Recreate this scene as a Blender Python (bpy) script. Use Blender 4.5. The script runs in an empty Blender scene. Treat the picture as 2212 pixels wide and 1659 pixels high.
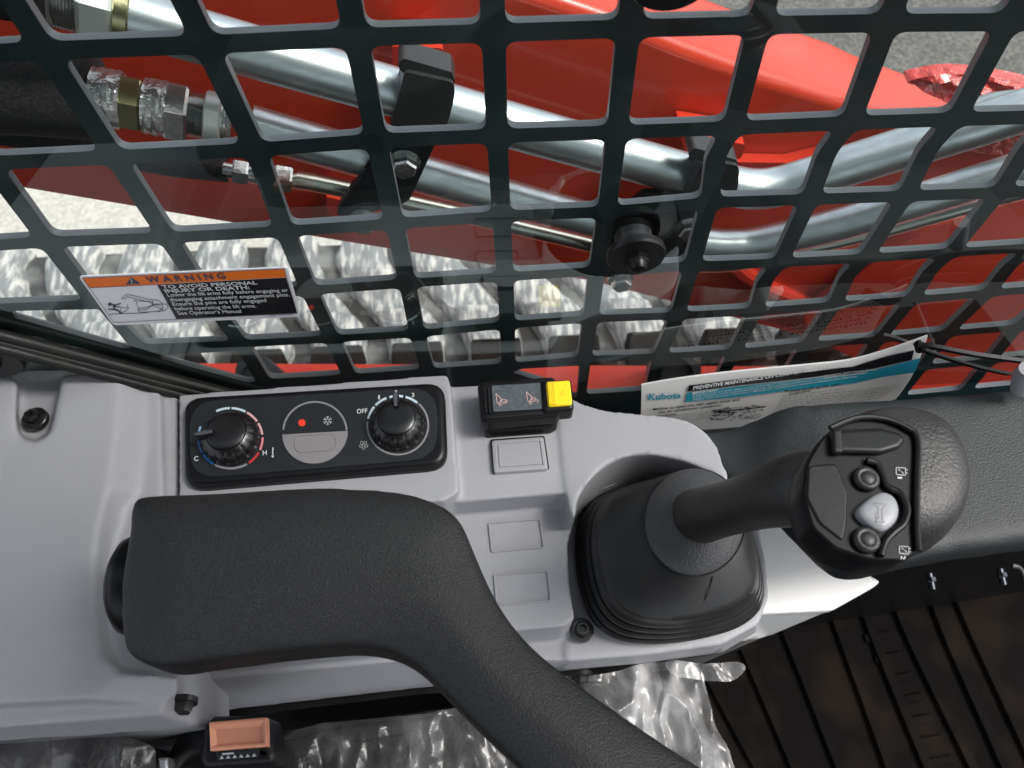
import bpy, bmesh, math, random
from mathutils import Vector, Matrix, noise
from math import pi, sin, cos, radians
random.seed(7)
S = bpy.context.scene
COL = S.collection
# ------------------------------------------------------------------ camera
CZ = 1.75; CAM = Vector((0, 0, CZ)); F = 1661.0
TH, YAW, ROLL = radians(29.3), radians(-5.0), radians(1.6)
fwd = Vector((0, sin(TH), -cos(TH))); up = Vector((0, cos(TH), sin(TH))); rt = Vector((1, 0, 0))
Zr = Matrix.Rotation(YAW, 3, 'Z'); fwd, up, rt = Zr @ fwd, Zr @ up, Zr @ rt
up, rt = cos(ROLL) * up - sin(ROLL) * rt, cos(ROLL) * rt + sin(ROLL) * up
cam = bpy.data.cameras.new('camera'); co = bpy.data.objects.new('camera', cam); COL.objects.link(co)
cam.sensor_width = 36; cam.lens = 36 * F / 2212; cam.clip_start = 0.01; cam.clip_end = 500
co.matrix_world = Matrix(((rt.x, up.x, -fwd.x, 0), (rt.y, up.y, -fwd.y, 0), (rt.z, up.z, -fwd.z, CZ), (0, 0, 0, 1)))
cam.dof.use_dof = True; cam.dof.focus_distance = 0.44; cam.dof.aperture_fstop = 14
S.camera = co
# ------------------------------------------------------------------ light
SUN = Vector((0.70, -0.08, 1.0)).normalized()
W = bpy.data.worlds.new("World"); S.world = W; W.use_nodes = True
nt = W.node_tree; bg = nt.nodes['Background']; sky = nt.nodes.new('ShaderNodeTexSky')
sky.sky_type = 'NISHITA'; sky.sun_disc = False
sky.sun_elevation = math.asin(SUN.z); sky.sun_rotation = math.atan2(SUN.x, SUN.y)
sky.air_density = 1.0; sky.dust_density = 3.0; sky.ozone_density = 1.0
hs = nt.nodes.new('ShaderNodeHueSaturation'); hs.inputs['Saturation'].default_value = .3; nt.links.new(sky.outputs[0], hs.inputs['Color']); nt.links.new(hs.outputs[0], bg.inputs[0]); bg.inputs[1].default_value = 0.15
sl = bpy.data.lights.new('sun', 'SUN'); sl.energy = 1.5; sl.angle = radians(18); sl.color = (1, .965, .91)
so = bpy.data.objects.new('sun', sl); COL.objects.link(so); so.rotation_euler = SUN.to_track_quat('Z', 'Y').to_euler()
S.view_settings.view_transform = 'Standard'; S.view_settings.look = 'None'; S.view_settings.gamma = 1
S.view_settings.use_curve_mapping = False; S.view_settings.exposure = 0.97
S.render.engine = 'CYCLES'
S.cycles.max_bounces = 10; S.cycles.transparent_max_bounces = 16
# ------------------------------------------------------------------ helpers
def ray(x, y): return fwd * F + rt * (x - 1106) + up * (829.5 - y)
def PH(x, y, h): d = ray(x, y); return CAM + d * (h / -d.z)          # a point h metres under the eye
def PY(x, y, Y): d = ray(x, y); return CAM + d * (Y / d.y)           # a point Y metres out to the side
def tag(o, label=None, cat=None, group=None, kind=None):
    if label: o['label'] = label
    if cat: o['category'] = cat
    if group: o['group'] = group
    if kind: o['kind'] = kind
    return o
def thing(name, base, label, cat, group=None):
    o = bpy.data.objects.new(name, None); COL.objects.link(o); o.location = base; o.empty_display_size = .02
    return tag(o, label, cat, group)
def base_of(o):
    b = Vector((0, 0, 0))
    while o: b += o.location; o = o.parent
    return b
def obj(name, bm, m, parent=None, angle=35, smooth=True):
    me = bpy.data.meshes.new(name)
    bmesh.ops.recalc_face_normals(bm, faces=bm.faces)
    c = Vector((0, 0, 0))
    if parent is None and len(bm.verts):
        xs = [v.co for v in bm.verts]
        c = Vector(((min(v.x for v in xs) + max(v.x for v in xs)) / 2, (min(v.y for v in xs) + max(v.y for v in xs)) / 2, min(v.z for v in xs)))
        bmesh.ops.translate(bm, verts=bm.verts, vec=-c)
    bm.to_mesh(me); bm.free()
    if smooth:
        me.shade_smooth()
        if angle: me.set_sharp_from_angle(angle=radians(angle))
    o = bpy.data.objects.new(name, me); COL.objects.link(o); o.location = c
    if m: me.materials.append(m)
    if parent:
        o.parent = parent; o.matrix_parent_inverse = Matrix.Translation(-PB[parent.name]) if parent.name in PB and parent.parent is None else Matrix()
    return o
PB = {}
def T(name, base, label, cat, group=None):
    o = thing(name, base, label, cat, group); PB[o.name] = Vector(base); return o
def copy_tree(o, parent=None, data=None):
    c = o.copy(); COL.objects.link(c)
    if parent: c.parent = parent
    for ch in [x for x in bpy.data.objects if x.parent == o]: copy_tree(ch, c)
    return c
def remesh(o, vox, it=4, fac=.5):
    r = o.modifiers.new('r', 'REMESH'); r.mode = 'VOXEL'; r.voxel_size = vox; r.use_smooth_shade = True
    s = o.modifiers.new('s', 'SMOOTH'); s.factor = fac; s.iterations = it
    return o
def rnd(poly, r, n=5):                                               # round the corners of a 2D polygon
    out = []; N = len(poly); rs = r if isinstance(r, (list, tuple)) else [r] * N
    for i in range(N):
        p0, p, p1 = Vector(poly[i - 1][:2]), Vector(poly[i][:2]), Vector(poly[(i + 1) % N][:2])
        a, b = p0 - p, p1 - p; la, lb = a.length, b.length
        t = min(rs[i], la * .45, lb * .45); A = p + a / la * t; B = p + b / lb * t
        for k in range(n + 1):
            s = k / n; q = A * (1 - s) ** 2 + p * 2 * s * (1 - s) + B * s * s
            out.append((q.x, q.y))
    return out
def spl(pts, n=6, closed=False):                                     # Catmull-Rom through points of any dimension
    N = len(pts); out = []
    V = [Vector(p) for p in pts]
    for i in range(N if closed else N - 1):
        g = lambda j: V[j % N] if closed else V[max(0, min(N - 1, j))]
        p0, p1, p2, p3 = g(i - 1), g(i), g(i + 1), g(i + 2)
        for k in range(n):
            t = k / n
            out.append(.5 * ((2 * p1) + (p2 - p0) * t + (2 * p0 - 5 * p1 + 4 * p2 - p3) * t * t + (3 * p1 - p0 - 3 * p2 + p3) * t ** 3))
    if not closed: out.append(V[-1].copy())
    return out
def loft(bm, loops, cap0=True, cap1=True):
    rings = [[bm.verts.new(p) for p in L] for L in loops]; n = len(rings[0])
    for a, b in zip(rings, rings[1:]):
        for i in range(n): bm.faces.new((a[i], a[(i + 1) % n], b[(i + 1) % n], b[i]))
    for c, R in ((cap0, rings[0]), (cap1, rings[-1])):
        if c:
            f = bm.faces.new(R); bmesh.ops.triangulate(bm, faces=[f])
    return rings
def inset(pts, d):                                                   # shrink a flat 3D loop (z-up) by d
    n = len(pts); A = sum(pts[i].x * pts[(i + 1) % n].y - pts[(i + 1) % n].x * pts[i].y for i in range(n))
    s = 1 if A > 0 else -1; out = []
    for i in range(n):
        t = (pts[(i + 1) % n] - pts[i - 1]); t.z = 0
        if t.length < 1e-9: out.append(pts[i].copy()); continue
        t.normalize(); out.append(pts[i] + Vector((-t.y, t.x, 0)) * s * d)
    return out
def ringq(px, h, r, ins, n=5):                                       # rounded outline inset by whole millimetres without folding
    w = [PH(x, y, h) for x, y in px]; q = inset_poly([Vector((p.x, p.y)) for p in w], ins)
    return [Vector((x, y, CZ - h)) for x, y in rnd([tuple(p) for p in q], max(r - ins * .8, .0003), n)]
def inset_poly(poly, d):
    n = len(poly); A = sum(poly[i].x * poly[(i + 1) % n].y - poly[(i + 1) % n].x * poly[i].y for i in range(n)); s = 1 if A > 0 else -1
    out = []
    for i in range(n):
        a, b, c = poly[i - 1], poly[i], poly[(i + 1) % n]; e1 = (b - a).normalized(); e2 = (c - b).normalized()
        n1 = Vector((-e1.y, e1.x)) * s; n2 = Vector((-e2.y, e2.x)) * s; k = (n1 + n2); k = k / max(.3, k.dot(n1)); out.append(b + k * d)
    return out
def dz(pts, d): return [p + Vector((0, 0, d)) for p in pts]
def slab(bm, px, h, depth, bev=.002, n=4, corner=0):                  # bevelled slab, traced outline on top at h
    r = corner * .00028
    top = ringq(px, h, r, 0); loops = [dz(top, -depth)]
    for k in range(n + 1):
        a = k / n * pi / 2
        loops.append(dz(ringq(px, h, r, bev * (1 - cos(a))), -bev * (1 - sin(a))))
    loops.append(ringq(px, h, r, bev * 1.4))
    loft(bm, loops)
def prism(bm, px, h, hb, pxb=None):                                  # per-vertex height allowed: (x,y,h)
    top = [PH(p[0], p[1], p[2] if len(p) > 2 else h) for p in px]
    bot = [Vector((p.x, p.y, CZ - hb)) for p in top] if pxb is None else [PH(p[0], p[1], p[2] if len(p) > 2 else hb) for p in pxb]
    loft(bm, [top, bot])
def prismY(bm, px, Y, th, hb=None):
    a = [PY(x, y, Y) for x, y in px]; b = [p + Vector((0, th, 0)) for p in a]; loft(bm, [a, b])
def tube(bm, path, rad, n=20, caps=True):
    P = [Vector(p) for p in path]; m = len(P); R = rad if isinstance(rad, (list, tuple)) else [rad] * m
    t0 = (P[1] - P[0]).normalized(); u = t0.orthogonal().normalized(); loops = []
    for i in range(m):
        t = (P[min(i + 1, m - 1)] - P[max(i - 1, 0)]).normalized()
        u = (u - t * u.dot(t)).normalized(); v = t.cross(u)
        loops.append([P[i] + (u * cos(2 * pi * k / n) + v * sin(2 * pi * k / n)) * R[i] for k in range(n)])
    return loft(bm, loops, caps, caps)
def lathe(bm, c, axis, prof, n=32, flute=None, ref=None):            # prof: (radius, distance along axis)
    a = Vector(axis).normalized(); u = (Vector(ref) - a * Vector(ref).dot(a)).normalized() if ref else a.orthogonal().normalized(); v = a.cross(u); loops = []
    for j, (r, z) in enumerate(prof):
        L = []
        for k in range(n):
            an = 2 * pi * k / n; rr = r * (1 + (flute(an, j) if flute else 0))
            L.append(Vector(c) + a * z + (u * cos(an) + v * sin(an)) * rr)
        loops.append(L)
    loft(bm, loops)
def hexa(bm, c, axis, r, d, ref=None, ch=.12):
    lathe(bm, c, axis, [(r, 0), (r, d * .8), (r * (1 - ch), d)], 6, ref=ref)
def box(bm, c, sx, sy, sz, rot=None):
    M = Matrix.Translation(c) @ (rot.to_4x4() if rot else Matrix()) @ Matrix.Diagonal((sx, sy, sz, 1))
    bmesh.ops.create_cube(bm, size=1, matrix=M)
def sheet(bm, fn, quads):                                            # flat ink: polygons in picture units sent to a surface
    for q in quads:
        f = bm.faces.new([bm.verts.new(fn(x, y)) for x, y in q]); bmesh.ops.triangulate(bm, faces=[f])
def stroke(pts, w, closed=False):
    q = []; n = len(pts)
    for i in range(n if closed else n - 1):
        a, b = Vector(pts[i]), Vector(pts[(i + 1) % n]); d = (b - a)
        if d.length < 1e-6: continue
        d.normalize(); p = Vector((-d.y, d.x)) * w / 2; a2 = a - d * w * .4; b2 = b + d * w * .4
        q.append([tuple(a2 + p), tuple(b2 + p), tuple(b2 - p), tuple(a2 - p)])
    return q
def arcband(cx, cy, rx, ry, a0, a1, w, n=10):
    n = max(2, int(abs(a1 - a0) / 6)); q = []
    for i in range(n):
        A, B = radians(a0 + (a1 - a0) * i / n), radians(a0 + (a1 - a0) * (i + 1) / n); k = 1 - w / rx
        P = lambda t, s: (cx + rx * s * cos(t), cy - ry * s * sin(t))
        q.append([P(A, 1), P(B, 1), P(B, k), P(A, k)])
    return q
_txt = {}
def textmesh(s, bold=0):
    if (s, bold) in _txt: return _txt[(s, bold)]
    cu = bpy.data.curves.new('t', 'FONT'); cu.body = s; cu.resolution_u = 3; cu.offset = bold
    o = bpy.data.objects.new('t', cu); COL.objects.link(o); bpy.context.view_layer.update()
    me = bpy.data.meshes.new_from_object(o.evaluated_get(bpy.context.evaluated_depsgraph_get()))
    V = [(v.co.x, v.co.y) for v in me.vertices]; Fc = [list(p.vertices) for p in me.polygons]
    bpy.data.objects.remove(o); bpy.data.curves.remove(cu); bpy.data.meshes.remove(me)
    _txt[(s, bold)] = (V, Fc); return V, Fc
def text(bm, s, bl, br, tr, tl, fn, bold=0, cap=.69):                # letters between four picture points (baseline, cap height)
    V, Fc = textmesh(s, bold)
    if not V: return
    x0, x1 = min(v[0] for v in V), max(v[0] for v in V)
    vs = []
    for x, y in V:
        u = (x - x0) / (x1 - x0); w = y / cap
        X = (bl[0] * (1 - u) + br[0] * u) * (1 - w) + (tl[0] * (1 - u) + tr[0] * u) * w
        Y = (bl[1] * (1 - u) + br[1] * u) * (1 - w) + (tl[1] * (1 - u) + tr[1] * u) * w
        vs.append(bm.verts.new(fn(X, Y)))
    for f in Fc:
        try: bm.faces.new([vs[i] for i in f])
        except ValueError: pass
NB = bmesh.new
# ------------------------------------------------------------------ materials
def mat(name, col, rough=.5, metal=0, bump=None, var=None, spec=.5, coat=0, coords='Object', streak=None):
    m = bpy.data.materials.new(name); m.use_nodes = True; n = m.node_tree; b = n.nodes['Principled BSDF']
    b.inputs['Base Color'].default_value = (*col, 1); b.inputs['Roughness'].default_value = rough
    b.inputs['Metallic'].default_value = metal; b.inputs['Specular IOR Level'].default_value = spec
    b.inputs['Coat Weight'].default_value = coat; b.inputs['Coat Roughness'].default_value = .08
    tc = n.nodes.new('ShaderNodeTexCoord')
    def tex(scale, detail=3, kind='ShaderNodeTexNoise', st=None):
        t = n.nodes.new(kind); t.inputs['Scale'].default_value = scale
        if kind == 'ShaderNodeTexNoise': t.inputs['Detail'].default_value = detail
        mp = n.nodes.new('ShaderNodeMapping'); n.links.new(tc.outputs[coords], mp.inputs[0]); n.links.new(mp.outputs[0], t.inputs[0])
        if st: mp.inputs['Scale'].default_value = st
        return t
    if var:                                                          # (scale, second colour, low, high[, stretch])
        t = tex(var[0], 6, st=var[4] if len(var) > 4 else None); r = n.nodes.new('ShaderNodeMapRange'); n.links.new(t.outputs[0], r.inputs[0])
        r.inputs[1].default_value, r.inputs[2].default_value = var[2], var[3]
        mx = n.nodes.new('ShaderNodeMix'); mx.data_type = 'RGBA'; n.links.new(r.outputs[0], mx.inputs[0])
        mx.inputs[6].default_value = (*col, 1); mx.inputs[7].default_value = (*var[1], 1)
        n.links.new(mx.outputs[2], b.inputs['Base Color'])
        r2 = n.nodes.new('ShaderNodeMapRange'); n.links.new(t.outputs[0], r2.inputs[0]); r2.inputs[3].default_value = rough * .85; r2.inputs[4].default_value = min(1, rough * 1.2)
        n.links.new(r2.outputs[0], b.inputs['Roughness'])
    if bump:                                                         # list of (scale, distance[, stretch])
        prev = None
        for bb in (bump if isinstance(bump, list) else [bump]):
            t = tex(bb[0], 4, st=bb[2] if len(bb) > 2 else None); u = n.nodes.new('ShaderNodeBump'); u.inputs['Strength'].default_value = 1
            u.inputs['Distance'].default_value = bb[1]; n.links.new(t.outputs[0], u.inputs['Height'])
            if prev: n.links.new(prev.outputs[0], u.inputs['Normal'])
            prev = u
        n.links.new(prev.outputs[0], b.inputs['Normal'])
    return m
M = {}
M['guard'] = mat('guard_paint', (.009, .024, .026), .38, 0, (900, .00012), (35, (.02, .042, .044), .5, .8))
M['edge'] = mat('guard_edge_pale', (.16, .18, .19), .4, 0, (400, .0001))  # paler grey for the faces across the plate thickness
M['grey'] = mat('grey_plastic', (.318, .321, .342), .48, 0, [(900, .00016), (14, .0006)], (9, (.295, .297, .315), .4, .7), spec=.4)
M['ptr'] = mat('pointer_grey', (.07, .07, .085), .35)
M['clamp'] = mat('clamp_rubber', (.035, .035, .036), .42, 0, [(500, .0001), (50, .0006)])
M['grey2'] = mat('grey_plastic_blank', (.285, .288, .305), .5, 0, (1500, .0001))
M['white'] = mat('white_plastic', (.86, .86, .845), .25, 0, (20, .0005), coat=.4)
M['arm'] = mat('armrest_foam', (.0085, .009, .0095), .4, 0, [(1500, .00055), (500, .0001)], (1600, (.042, .043, .044), .52, .72), spec=.5)
M['dash'] = mat('dash_plastic', (.012, .0155, .017), .5, 0, [(800, .0003), (12, .001)], (12, (.017, .021, .0225), .4, .7), spec=.38)
M['black'] = mat('black_plastic', (.006, .006, .007), .4, 0, (700, .00006), (60, (.011, .011, .012), .5, .8), spec=.3)
M['gloss'] = mat('gloss_black', (.006, .006, .007), .34, 0, (40, .0001), (90, (.011, .011, .011), .5, .8), spec=.22)
M['face'] = mat('panel_face', (.013, .016, .018), .45, 0, (1200, .00005), (120, (.02, .023, .025), .6, .85), spec=.35)
M['knob'] = mat('knob_plastic', (.007, .007, .008), .3, 0, (1200, .00005))
M['rubber'] = mat('rubber', (.015, .0155, .016), .4, 0, [(900, .0001), (60, .0003)], (70, (.02, .0195, .0185), .5, .8), spec=.4)
M['leather'] = mat('grained_grey', (.05, .051, .053), .4, 0, [(600, .0006)], (600, (.06, .06, .062), .5, .75), spec=.5)
M['grip'] = mat('joystick_grip', (.02, .019, .019), .42, 0, [(700, .0004)], (90, (.034, .032, .031), .45, .75), spec=.5)
M['ink'] = mat('white_print', (.6, .62, .62), .5)
M['inkg'] = mat('grey_print', (.22, .21, .22), .5)
M['mauve'] = mat('mauve_button', (.21, .2, .21), .45, 0, (1500, .00005))
M['red_led'] = mat('red_dot', (.9, .05, .03), .4)
M['yellow'] = mat('yellow_plastic', (.92, .66, .015), .35, 0, (600, .00005))
M['yellow2'] = mat('yellow_mark', (.55, .38, .01), .4)
M['silver'] = mat('silver_paint', (.27, .28, .3), .4, 0, (1500, .00005))
M['film_face'] = mat('filmed_label', (.07, .085, .095), .25, 0, [(90, .0006)], (300, (.1, .115, .125), .45, .7))
M['pink'] = mat('pink_print', (.8, .5, .48), .5)
M['lab_white'] = mat('label_white', (.74, .74, .77), .3, 0, (60, .0001))
M['lab_or'] = mat('label_orange', (.78, .16, .012), .3)
M['lab_bk'] = mat('label_black', (.008, .008, .01), .25)
M['lab_ink'] = mat('label_line', (.05, .05, .09), .4)
M['paper'] = mat('booklet_paper', (.78, .78, .77), .45, 0, (30, .0006))
M['teal'] = mat('teal_print', (.01, .23, .32), .4)
M['teal2'] = mat('pale_teal_print', (.3, .6, .68), .5)
M['pink2'] = mat('red_print', (.6, .2, .2), .5)
M['zinc'] = mat('zinc_pipe', (.72, .775, .785), .37, 1, [(14, .0006), (500, .00003)], (26, (.5, .57, .58), .35, .7, (1, 6, 6)))
M['zinc2'] = mat('zinc_gold', (.58, .6, .52), .28, 1, (120, .0002))
M['nut'] = mat('zinc_nut', (.62, .62, .6), .24, 1, [(160, .0004)], (60, (.4, .41, .4), .45, .7))
M['nutw'] = mat('pale_nut', (.6, .64, .6), .45, .6, (60, .0003))
M['gold'] = mat('olive_nut', (.42, .4, .22), .3, 1, (200, .0002))
M['film'] = mat('film_wrap', (.55, .55, .53), .12, .6, [(70, .004)], (30, (.38, .35, .34), .4, .6))
M['red'] = mat('red_paint', (.60, .052, .022), .3, 0, [(300, .00014), (10, .0012)], (8, (.54, .046, .02), .4, .7), coat=.3, spec=.3)
M['red_in'] = mat('red_paint_dusty', (.42, .03, .02), .38, 0, [(300, .00015)], (10, (.36, .03, .02), .4, .7), coat=.25)
M['redb'] = mat('orange_red_paint', (.66, .045, .02), .34, 0, (200, .0002), coat=.12, spec=.3)
M['redfilm'] = mat('red_under_film', (.62, .05, .035), .15, 0, [(45, .010), (110, .004)], (60, (.75, .2, .16), .58, .74), coat=.6)
M['steel_dk'] = mat('dark_bolt', (.05, .05, .05), .3, .8, (300, .0001), (150, (.14, .14, .14), .5, .8))
M['hose'] = mat('braided_hose', (.012, .011, .01), .75, 0, [(900, .0009)], (500, (.045, .042, .04), .45, .7))
M['ground'] = mat('asphalt', (.085, .082, .076), .9, 0, [(260, .004)], (95, (.21, .2, .18), .40, .64))
M['slab'] = mat('concrete', (.5, .47, .42), .9, 0, [(260, .004)], (80, (.66, .63, .57), .4, .62))
M['wrap'] = mat('wrapped_rubber', (.21, .22, .22), .5, 0, [(34, .004, (1.6, .5, 1)), (130, .002, (1, .3, 1))], (75, (.60, .585, .54), .46, .62, (1.3, .3, 1)))
M['belt'] = mat('track_belt', (.045, .043, .04), .8, 0, [(60, .003)], (14, (.22, .22, .205), .45, .66), spec=.2)
M['lug_shade'] = mat('lug_shade_dark', (.012, .008, .006), .9, 0, [(60, .003)], spec=.1)
M['mat'] = mat('floor_mat', (.0035, .003, .0028), .85, 0, [(700, .0002), (30, .0008)], (14, (.011, .008, .006), .45, .65), spec=.07)
M['seat'] = mat('seat_vinyl', (.02, .02, .021), .55, 0, [(420, .0006), (40, .002)])
M['salmon'] = mat('buckle_button', (.62, .27, .17), .45, 0, (500, .00006))
M['seal'] = mat('window_seal', (.006, .0075, .006), .5, 0, [(60, .0008)], (45, (.016, .017, .011), .5, .7), spec=.3)
M['cab'] = mat('cab_shell', (.16, .16, .17), .7, 0, (100, .0003))
M['chrome'] = mat('bolt_tip', (.75, .76, .78), .25, .9)
M['bolt2'] = mat('footwell_bolt', (.05, .055, .065), .3, .9)
for k, c in dict(blue=(.02, .18, .5), blue2=(.03, .12, .3), pale=(.5, .6, .66), lpink=(.62, .36, .38), mpink=(.6, .2, .22), dred=(.5, .03, .04), lblue=(.25, .42, .6)).items(): M[k] = mat('ink_' + k, c, .5)
def papermat():
    m = bpy.data.materials.new('booklet_sheet'); m.use_nodes = True; n = m.node_tree; b = n.nodes['Principled BSDF']; b.inputs['Base Color'].default_value = (.8, .8, .79, 1); b.inputs['Roughness'].default_value = .4
    t = n.nodes.new('ShaderNodeBsdfTranslucent'); t.inputs[0].default_value = (.85, .85, .82, 1); x = n.nodes.new('ShaderNodeMixShader'); x.inputs[0].default_value = .42
    n.links.new(b.outputs[0], x.inputs[1]); n.links.new(t.outputs[0], x.inputs[2]); n.links.new(x.outputs[0], n.nodes['Material Output'].inputs[0]); return m
M['paper'] = papermat()
def glassmat():
    m = bpy.data.materials.new('window_glass'); m.use_nodes = True; n = m.node_tree; n.nodes.clear()
    o = n.nodes.new('ShaderNodeOutputMaterial'); a = n.nodes.new('ShaderNodeBsdfTransparent'); g = n.nodes.new('ShaderNodeBsdfGlossy'); x = n.nodes.new('ShaderNodeMixShader')
    a.inputs[0].default_value = (.86, .90, .89, 1); g.inputs['Roughness'].default_value = .004; g.inputs[0].default_value = (.84, .97, .95, 1); f = n.nodes.new('ShaderNodeFresnel'); f.inputs[0].default_value = 1.5
    k = n.nodes.new('ShaderNodeMath'); k.operation = 'MULTIPLY'; k.inputs[1].default_value = 2.3; k.use_clamp = True
    n.links.new(f.outputs[0], k.inputs[0]); n.links.new(k.outputs[0], x.inputs[0])
    n.links.new(a.outputs[0], x.inputs[1]); n.links.new(g.outputs[0], x.inputs[2]); n.links.new(x.outputs[0], o.inputs[0]); return m
M['glass'] = glassmat()
def filmmat(name, white=.12, sc=60, dist=.01):                       # crumpled clear film: flat facets between sharp creases
    m = bpy.data.materials.new(name); m.use_nodes = True; n = m.node_tree; n.nodes.clear()
    N_ = lambda t: n.nodes.new('ShaderNode' + t); lk_ = n.links.new
    o = N_('OutputMaterial'); a = N_('BsdfTransparent'); g = N_('BsdfGlossy'); d = N_('BsdfTranslucent'); d2 = N_('BsdfDiffuse'); x = N_('MixShader'); y = N_('MixShader'); z = N_('MixShader')
    tc = N_('TexCoord'); mp = N_('Mapping'); mp.inputs['Scale'].default_value = (1.15, .75, .6); mp.inputs['Rotation'].default_value = (0, 0, .6); lk_(tc.outputs['Object'], mp.inputs[0])
    wn = N_('TexNoise'); wn.inputs['Scale'].default_value = 18; lk_(mp.outputs[0], wn.inputs[0]); ad = N_('VectorMath'); ad.operation = 'MULTIPLY_ADD'; ad.inputs[1].default_value = (.03, .03, .03); lk_(wn.outputs['Color'], ad.inputs[0]); lk_(mp.outputs[0], ad.inputs[2])
    prev = None
    for k, (s_, d_) in enumerate(((sc, dist), (sc * 3.1, dist * .22))):
        v = N_('TexVoronoi'); v.feature = 'F1' if k == 1 else 'DISTANCE_TO_EDGE'; v.inputs['Scale'].default_value = s_; lk_(ad.outputs[0], v.inputs['Vector'])
        b = N_('Bump'); b.inputs['Distance'].default_value = d_; lk_(v.outputs['Distance'], b.inputs['Height'])
        if prev: lk_(prev.outputs[0], b.inputs['Normal'])
        prev = b
    g.inputs['Roughness'].default_value = .27; lk_(b.outputs[0], g.inputs['Normal']); lk_(b.outputs[0], d2.inputs['Normal'])
    f = N_('Fresnel'); f.inputs[0].default_value = 1.55; lk_(b.outputs[0], f.inputs['Normal'])
    k = N_('Math'); k.operation = 'MULTIPLY_ADD'; k.inputs[1].default_value = .85; k.inputs[2].default_value = .01; k.use_clamp = True; lk_(f.outputs[0], k.inputs[0])
    wr = N_('TexNoise'); wr.inputs['Scale'].default_value = 34; wr.inputs['Detail'].default_value = 6; lk_(ad.outputs[0], wr.inputs[0]); r = N_('MapRange'); r.inputs[1].default_value = .42; r.inputs[2].default_value = .68; r.inputs[3].default_value = white * .4; r.inputs[4].default_value = white * 2; lk_(wr.outputs[0], r.inputs[0]); lk_(r.outputs[0], y.inputs[0])
    z.inputs[0].default_value = .5; d.inputs[0].default_value = (.85, .85, .85, 1); d2.inputs[0].default_value = (.85, .85, .85, 1)
    lk_(d.outputs[0], z.inputs[1]); lk_(d2.outputs[0], z.inputs[2]); lk_(a.outputs[0], y.inputs[1]); lk_(z.outputs[0], y.inputs[2])
    lk_(k.outputs[0], x.inputs[0]); lk_(y.outputs[0], x.inputs[1]); lk_(g.outputs[0], x.inputs[2]); lk_(x.outputs[0], o.inputs[0]); return m
M['pfilm'] = filmmat('seat_film', .10, 13, .015)
M['pfilmw'] = filmmat('seat_film_bright', .40, 14, .018)
# ================================================================== setting
bm = NB(); box(bm, (0, 0, -.05), 80, 80, .1); g = obj('ground', bm, M['ground'], smooth=False); tag(g, kind='structure')
bm = NB(); sp = [PH(x, y, 1.744) for x, y in ((-900, 330), (760, 330), (2600, 560), (2600, 1400), (-900, 1400))]; loft(bm, [sp, dz(sp, -.02)])
tag(obj('pavement', bm, M['slab'], smooth=False), kind='structure')
cabt = T('cab_shell', (0, -.5, .55), 'dark cab body around the console with floor pan, lower side wall, and unseen wall and overhead slab added to shape light', 'cab')
bm = NB(); box(bm, (.05, -.5, .62), 6.0, 1.5, .04); obj('floor_pan', bm, M['black'], cabt, smooth=False)
bm = NB(); box(bm, (.05, .292, .87), 1.9, .012, .50); obj('lower_side_wall', bm, M['black'], cabt, smooth=False)
bm = NB(); box(bm, (-.2, -.52, CZ + .40), 1.5, 1.28, .05); obj('shade_roof', bm, M['cab'], cabt, smooth=False)  # unseen slab added overhead, its edges set where sun and shade fall
bm = NB(); box(bm, (.05, -1.26, .85), 6.0, .03, .5); obj('added_door_side', bm, M['black'], cabt, smooth=False)  # unseen wall added to keep bright surroundings out of the window reflections
# ================================================================== loader arm
YA = .50
low = [(-700, 290), (23, 400), (287, 443), (547, 485), (737, 520), (980, 555), (1277, 606), (1475, 641), (1581, 663), (1751, 728), (1960, 830), (2060, 900)]
hi = [(2700, 430), (2300, 330), (2050, 300), (1898, 247), (1841, 222), (1641, 160), (1475, 100), (1350, 47), (1217, 2), (900, -100), (-700, -600)]
arm = T('loader_arm', PY(700, 480, YA), 'thick red loader arm with sunlit orange-red top sloping down behind the pipes', 'loader arm')
side = [PY(x, y, YA) for x, y in low + [(2700, 900)] + hi]
bm = NB(); nlo = len(low) + 1
# body: side face, rounded shoulder, top face
outp = [PY(x, y, YA) for x, y in hi]
W_ = .085
prof = []
r = .012
loops = []
allp = side
def shift(pts, k):                                                   # upper run of the outline moves down by k
    return [p - Vector((0, 0, k if i >= nlo else 0)) for i, p in enumerate(pts)]
for k in range(6):
    a = k / 5 * pi / 2
    loops.append([p + Vector((0, r * (1 - sin(a)), 0)) for p in shift(allp, r * (1 - cos(a)))][:])
loops = loops[::-1]
L2 = [[p + Vector((0, r * (1 - cos(a)) , 0)) for p in shift(allp, r * (1 - sin(a)))] for a in [pi / 2 * k / 6 for k in range(7)]]
L2.append([p + Vector((0, W_ - r, 0)) for p in allp])
L2 += [[p + Vector((0, W_ - r + r * sin(a), 0)) for p in shift(allp, r * (1 - cos(a)))] for a in [pi / 2 * k / 6 for k in range(1, 7)]]
loft(bm, L2)
body = obj('box_section', bm, M['red'], arm, angle=40)
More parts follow.
